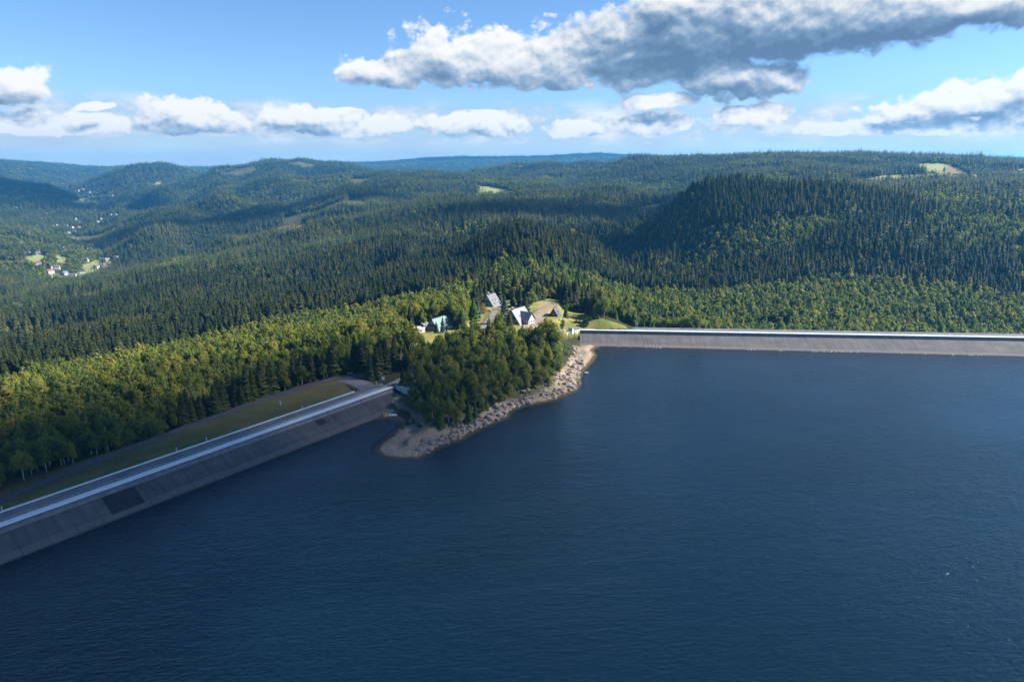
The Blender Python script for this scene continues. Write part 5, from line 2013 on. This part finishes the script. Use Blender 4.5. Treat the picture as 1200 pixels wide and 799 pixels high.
world = bpy.data.worlds.new('World')
scene.world = world
world.use_nodes = True
world.cycles.sampling_method = 'MANUAL'
world.cycles.sample_map_resolution = 256
world.node_tree.nodes.clear()
t = NT(world.node_tree)
wo = t.new('ShaderNodeOutputWorld')
sky = t.new('ShaderNodeTexSky', sky_type='NISHITA')
sky.sun_disc = False
sky.sun_elevation = SUN_EL
sky.sun_rotation = SUN_AZ
sky.altitude = 900
sky.air_density = 1.0
sky.dust_density = 0.3
sky.ozone_density = 2.0
bgs = t.new('ShaderNodeBackground')
t.l.new(t.mix(1.0, sky.outputs[0], (0.61, 0.80, 1.0, 1), 'MULTIPLY'), bgs.inputs[0])
bgs.inputs[1].default_value = 0.058

# cumulus: soft bodies placed by azimuth and elevation, broken up by noise, lit from above right
tc = t.new('ShaderNodeTexCoord')
sep = t.new('ShaderNodeSeparateXYZ')
t.l.new(tc.outputs['Generated'], sep.inputs[0])
az = t.m('ARCTAN2', sep.outputs[0], sep.outputs[1])
el = t.m('ARCSINE', sep.outputs[2])
cmb = t.new('ShaderNodeCombineXYZ')
t.l.new(az, cmb.inputs[0])
t.l.new(el, cmb.inputs[1])
p0 = cmb.outputs[0]


def azel(px, py):
    P = und(px, py, 1.0)
    return math.atan2(P[0], 1.0), math.atan2(P[2] - H0, math.hypot(P[0], 1.0))


CL = [(462, 86, 66, 26), (515, 66, 70, 46), (585, 72, 75, 42), (650, 74, 85, 48), (720, 62, 95, 52),
      (800, 44, 120, 50), (920, 28, 140, 38), (1040, 16, 150, 32), (1170, 2, 110, 24), (780, 14, 44, 28),
      (865, 92, 85, 26), (770, 120, 70, 11),
      (18, 102, 42, 24), (30, 148, 60, 20), (112, 150, 52, 14), (222, 138, 66, 28), (372, 140, 78, 26), (440, 146, 52, 15), (560, 146, 72, 21), (668, 152, 40, 13), (760, 146, 75, 15),
      (885, 140, 52, 15), (985, 152, 62, 12), (1090, 152, 90, 13), (1195, 148, 70, 16), (1080, 126, 60, 13), (1150, 112, 85, 22), (1195, 98, 50, 22), (108, 128, 22, 5),
      (-150, 140, 140, 24), (1400, 120, 160, 30)]


def warp(p):
    wv = t.new('ShaderNodeTexNoise')
    t.l.new(p, wv.inputs['Vector'])
    wv.inputs['Scale'].default_value = 13
    wv.inputs['Detail'].default_value = 4
    return wv.outputs['Color'], t.v('ADD', p, t.v('MULTIPLY', t.v('SUBTRACT', wv.outputs['Color'], (.5, .5, .5)), (.07, .035, 0)))


def body(q):
    M = None
    for px, py, rx_, ry_ in CL:
        a, e = azel(px, py)
        d_ = t.v('LENGTH', t.v('MULTIPLY', t.v('SUBTRACT', q, (a, e, 0)), (F / rx_, F / ry_, 0)))
        s_ = t.m('SUBTRACT', 1.0, d_)
        M = s_ if M is None else t.m('SMOOTH_MAX', M, s_, 0.2)
    return M


def puffs(p, wc):
    fb = t.noise(t.v('MULTIPLY', p, (1, 1.5, 1)), 19, 9, .56)
    vor = t.new('ShaderNodeTexVoronoi', feature='SMOOTH_F1')
    vor.inputs['Scale'].default_value = 36
    vor.inputs['Detail'].default_value = 4
    vor.inputs['Roughness'].default_value = .55
    vor.inputs['Smoothness'].default_value = .5
    t.l.new(t.v('ADD', t.v('MULTIPLY', p, (1, 1.3, 1)), t.v('SCALE', wc, scale=.03)), vor.inputs['Vector'])
    return t.m('ADD', t.m('MULTIPLY', t.m('SUBTRACT', fb, .5), 1.7), t.m('MULTIPLY', t.m('SUBTRACT', .42, vor.outputs['Distance']), .6))


wc, q0 = warp(p0)
M1 = body(q0)
MU = body(t.v('ADD', q0, (0.010, 0.022, 0)))
N1 = puffs(p0, wc)
N2 = puffs(t.v('ADD', p0, (0.0035, 0.0075, 0)), wc)
a_, e_ = azel(900, 46)
dk = t.m('SUBTRACT', 1.0, t.v('LENGTH', t.v('MULTIPLY', t.v('SUBTRACT', q0, (a_, e_, 0)), (F / 250, F / 62, 0))))
D1 = t.m('ADD', t.m('MULTIPLY_ADD', M1, 1.3, .20), t.m('MULTIPLY', N1, t.smooth(dk, -.1, .4, 1.0, .55)))
e_b = lambda py: azel(600, py)[1]
a_r = azel(735, 100)[0]
base1 = t.m('MULTIPLY', t.m('MULTIPLY', t.smooth(el, e_b(103), e_b(117)), t.smooth(el, e_b(131), e_b(123))), t.m('MULTIPLY', t.smooth(az, a_r, a_r - .05), t.smooth(az, azel(370, 100)[0], azel(395, 100)[0])))
base2 = t.smooth(el, e_b(157), e_b(171))
D1 = t.m('SUBTRACT', D1, t.m('MULTIPLY_ADD', base1, 1.1, t.m('MULTIPLY', base2, .9)))
D1 = t.m('ADD', D1, t.smooth(el, .09, .065, 0, .10))
cover = t.smooth(D1, 0.02, 0.36)
gradN = t.m('SUBTRACT', N1, N2)
gradM = t.m('SUBTRACT', M1, MU)
lit = t.m('ADD', t.m('ADD', .64, t.m('MULTIPLY', gradN, t.smooth(el, .085, .05, .6, 1.0))), t.m('MULTIPLY', gradM, .85))
lit = t.m('SUBTRACT', lit, t.m('MULTIPLY', t.smooth(dk, -.1, .5), .36))
lit = t.m('SUBTRACT', lit, t.smooth(D1, .5, 1.3, 0.0, .18), clamp=True)
lit = t.m('ADD', lit, t.smooth(D1, .45, .05, 0, .12), clamp=True)
ccol = t.ramp(lit, [(0.0, (0.10, 0.175, 0.29)), (0.3, (0.175, 0.27, 0.40)), (0.52, (0.34, 0.43, 0.54)), (0.75, (0.66, 0.69, 0.72)), (1.0, (0.88, 0.87, 0.85))])
# far clouds sink into the bright air near the horizon
ccol = t.mix(t.smooth(el, .075, .005, 0, .5), ccol, (0.42, 0.56, 0.74, 1))
cover = t.m('MULTIPLY', cover, t.smooth(el, -.005, .035, .25, 1.0))
cover = t.m('MULTIPLY', cover, .96)
# thin veil above the hills
veil = t.m('MULTIPLY', t.smooth(el, .125, .0, 0, .95), t.smooth(t.noise(t.v('MULTIPLY', p0, (1, 4, 1)), 6, 6, .6), .3, .7, .6, 1))
bgv = t.new('ShaderNodeBackground')
t.l.new(t.mix(t.smooth(el, .10, .02), (0.40, 0.58, 0.88, 1), (0.64, 0.74, 0.87, 1)), bgv.inputs[0])
bgv.inputs[1].default_value = 0.27
bgc = t.new('ShaderNodeBackground')
t.l.new(ccol, bgc.inputs[0])
bgc.inputs[1].default_value = 0.39
m1 = t.new('ShaderNodeMixShader')
# broken, distant cloud layer low over the hills
ln = t.noise(t.v('ADD', t.v('MULTIPLY', p0, (1, 2.4, 1)), (3.1, 0, 0)), 11, 8, .6)
low = t.m('MULTIPLY', t.smooth(ln, .37, .57), t.m('MULTIPLY', t.smooth(el, e_b(112), e_b(136)), t.smooth(el, e_b(176), e_b(160))))
bgl = t.new('ShaderNodeBackground')
t.l.new(t.ramp(t.smooth(ln, .45, .68), [(0, (.50, .60, .72)), (.5, (.72, .76, .81)), (1, (.90, .90, .90))]), bgl.inputs[0])
bgl.inputs[1].default_value = 0.36
m0 = t.new('ShaderNodeMixShader')
t.l.new(t.m('MULTIPLY', low, .8), m0.inputs[0])
t.l.new(veil, m1.inputs[0])
t.l.new(bgs.outputs[0], m1.inputs[1])
t.l.new(bgv.outputs[0], m1.inputs[2])
m2 = t.new('ShaderNodeMixShader')
t.l.new(cover, m2.inputs[0])
t.l.new(m1.outputs[0], m0.inputs[1])
t.l.new(bgl.outputs[0], m0.inputs[2])
t.l.new(m0.outputs[0], m2.inputs[1])
t.l.new(bgc.outputs[0], m2.inputs[2])
t.l.new(m2.outputs[0], wo.inputs[0])

# ------------------------------------------------------------------ unseen clouds, placed along the sun to shade parts of the land
M_cloud, t, out = new_mat('cloud')
b = t.new('ShaderNodeBsdfDiffuse')
b.inputs[0].default_value = (.85, .85, .85, 1)
tp = t.new('ShaderNodeBsdfTransparent')       # thin cloud lets part of the sun through
mx = t.new('ShaderNodeMixShader')
mx.inputs[0].default_value = .21
t.l.new(tp.outputs[0], mx.inputs[1])
t.l.new(b.outputs[0], mx.inputs[2])
t.l.new(mx.outputs[0], out.inputs[0])


M_thin = M_cloud.copy()
M_thin.name = 'thin_cloud'
[n_ for n_ in M_thin.node_tree.nodes if n_.type == 'MIX_SHADER'][0].inputs[0].default_value = .07


def cloud(gx, gy, gz, rx_, ry_, alt, seed, label, mat=None):
    """a cloud whose shadow falls round gx, gy"""
    import bmesh
    k = (alt - gz) / sd[2]
    cx, cy = gx + sd[0] * k, gy + sd[1] * k
    r_ = np.random.default_rng(seed)
    bm = bmesh.new()
    for i in range(26):
        a = r_.random() * 6.28
        q = math.sqrt(r_.random()) * .85
        ex, ey = q * math.cos(a), q * math.sin(a)
        s = (.22 + .22 * r_.random())
        m_ = Matrix.Translation((ex * rx_, ey * ry_, 40 * r_.random())) @ Matrix.Diagonal((s * rx_, s * ry_, 70 + 60 * r_.random() * (1 - q), 1))
        bmesh.ops.create_icosphere(bm, subdivisions=3, radius=1, matrix=m_)
    off = r_.random() * 60
    co = np.array([v_.co[:] for v_ in bm.verts])
    dn = fbm(co[:, 0] / 60 + off, co[:, 1] / 60 + co[:, 2] / 45, 4)
    for v_, q, d_ in zip(bm.verts, co, dn):
        v_.co = (q[0] * (1 + d_ * .25) + d_ * 30, q[1] * (1 + d_ * .25), q[2] + d_ * 40)
    me = bpy.data.meshes.new('cloud')
    bm.to_mesh(me)
    bm.free()
    me.materials.append(mat or M_cloud)
    o = link('cloud', me)
    o.location = (cx, cy, alt)
    struct(o, 'structure', label, 'cloud')
    e = math.degrees(math.atan2(alt - H0, math.hypot(cx, cy)))
    print('CLOUD', label, 'elev', round(e, 1), 'az', round(math.degrees(math.atan2(cx, cy)), 1))
    return o


CLOUDS = True
if CLOUDS:
    cloud(-75, 385, 5, 120, 85, 1180, 2, 'unseen thin cumulus placed to half shade the headland front', M_thin)
    cloud(-168, 245, 5, 195, 165, 1250, 1, 'broad cumulus shading the left dam and the wood below it')
    cloud(-420, 150, 5, 170, 150, 1300, 3, 'cumulus shading the near left of the valley')
    cloud(-2600, 3800, 20, 900, 450, 2300, 4, 'cumulus shading the dark hill behind the village')
    cloud(-900, 2450, 10, 520, 190, 1900, 5, 'long cumulus shading a band of forest left of the middle')
    cloud(300, 9300, 250, 2400, 900, 4200, 6, 'far cumulus shading the blue ridge on the horizon')
    cloud(250, 1560, 40, 420, 130, 1700, 7, 'cumulus shading the hollow behind the dark forest hill')

# ------------------------------------------------------------------ haze
mb = MB()
mb.box((-9600, -700, float(TZ.min()) - 2), (9600, 11700, float(TZ.max()) + 32))
hz = mb.build('haze', [])
M_haze, t, out = new_mat('haze')
pv = t.new('ShaderNodeVolumePrincipled')
pv.inputs['Color'].default_value = (0.11, 0.50, 1.0, 1)
pv.inputs['Density'].default_value = 0.000054
pv.inputs['Anisotropy'].default_value = 0.2
t.l.new(pv.outputs[0], out.inputs['Volume'])
hz.data.materials.append(M_haze)
struct(hz, 'stuff', 'thin blue air over the whole landscape', 'haze')

# ------------------------------------------------------------------ render settings
cy = scene.cycles
cy.max_bounces = 8
cy.diffuse_bounces = 3
cy.glossy_bounces = 3
cy.transmission_bounces = 4
cy.transparent_max_bounces = 32
cy.sample_clamp_direct = 1.0
cy.sample_clamp_indirect = 4.0
cy.volume_bounces = 1
cy.use_denoising = True
cy.use_adaptive_sampling = True
cy.adaptive_threshold = 0.015
cy.caustics_reflective = False
cy.caustics_refractive = False
scene.render.use_persistent_data = False
vs = scene.view_settings
vs.view_transform = 'Standard'
vs.look = 'None'
vs.exposure = 1.6
vs.gamma = 1.0
vs.use_curve_mapping = False
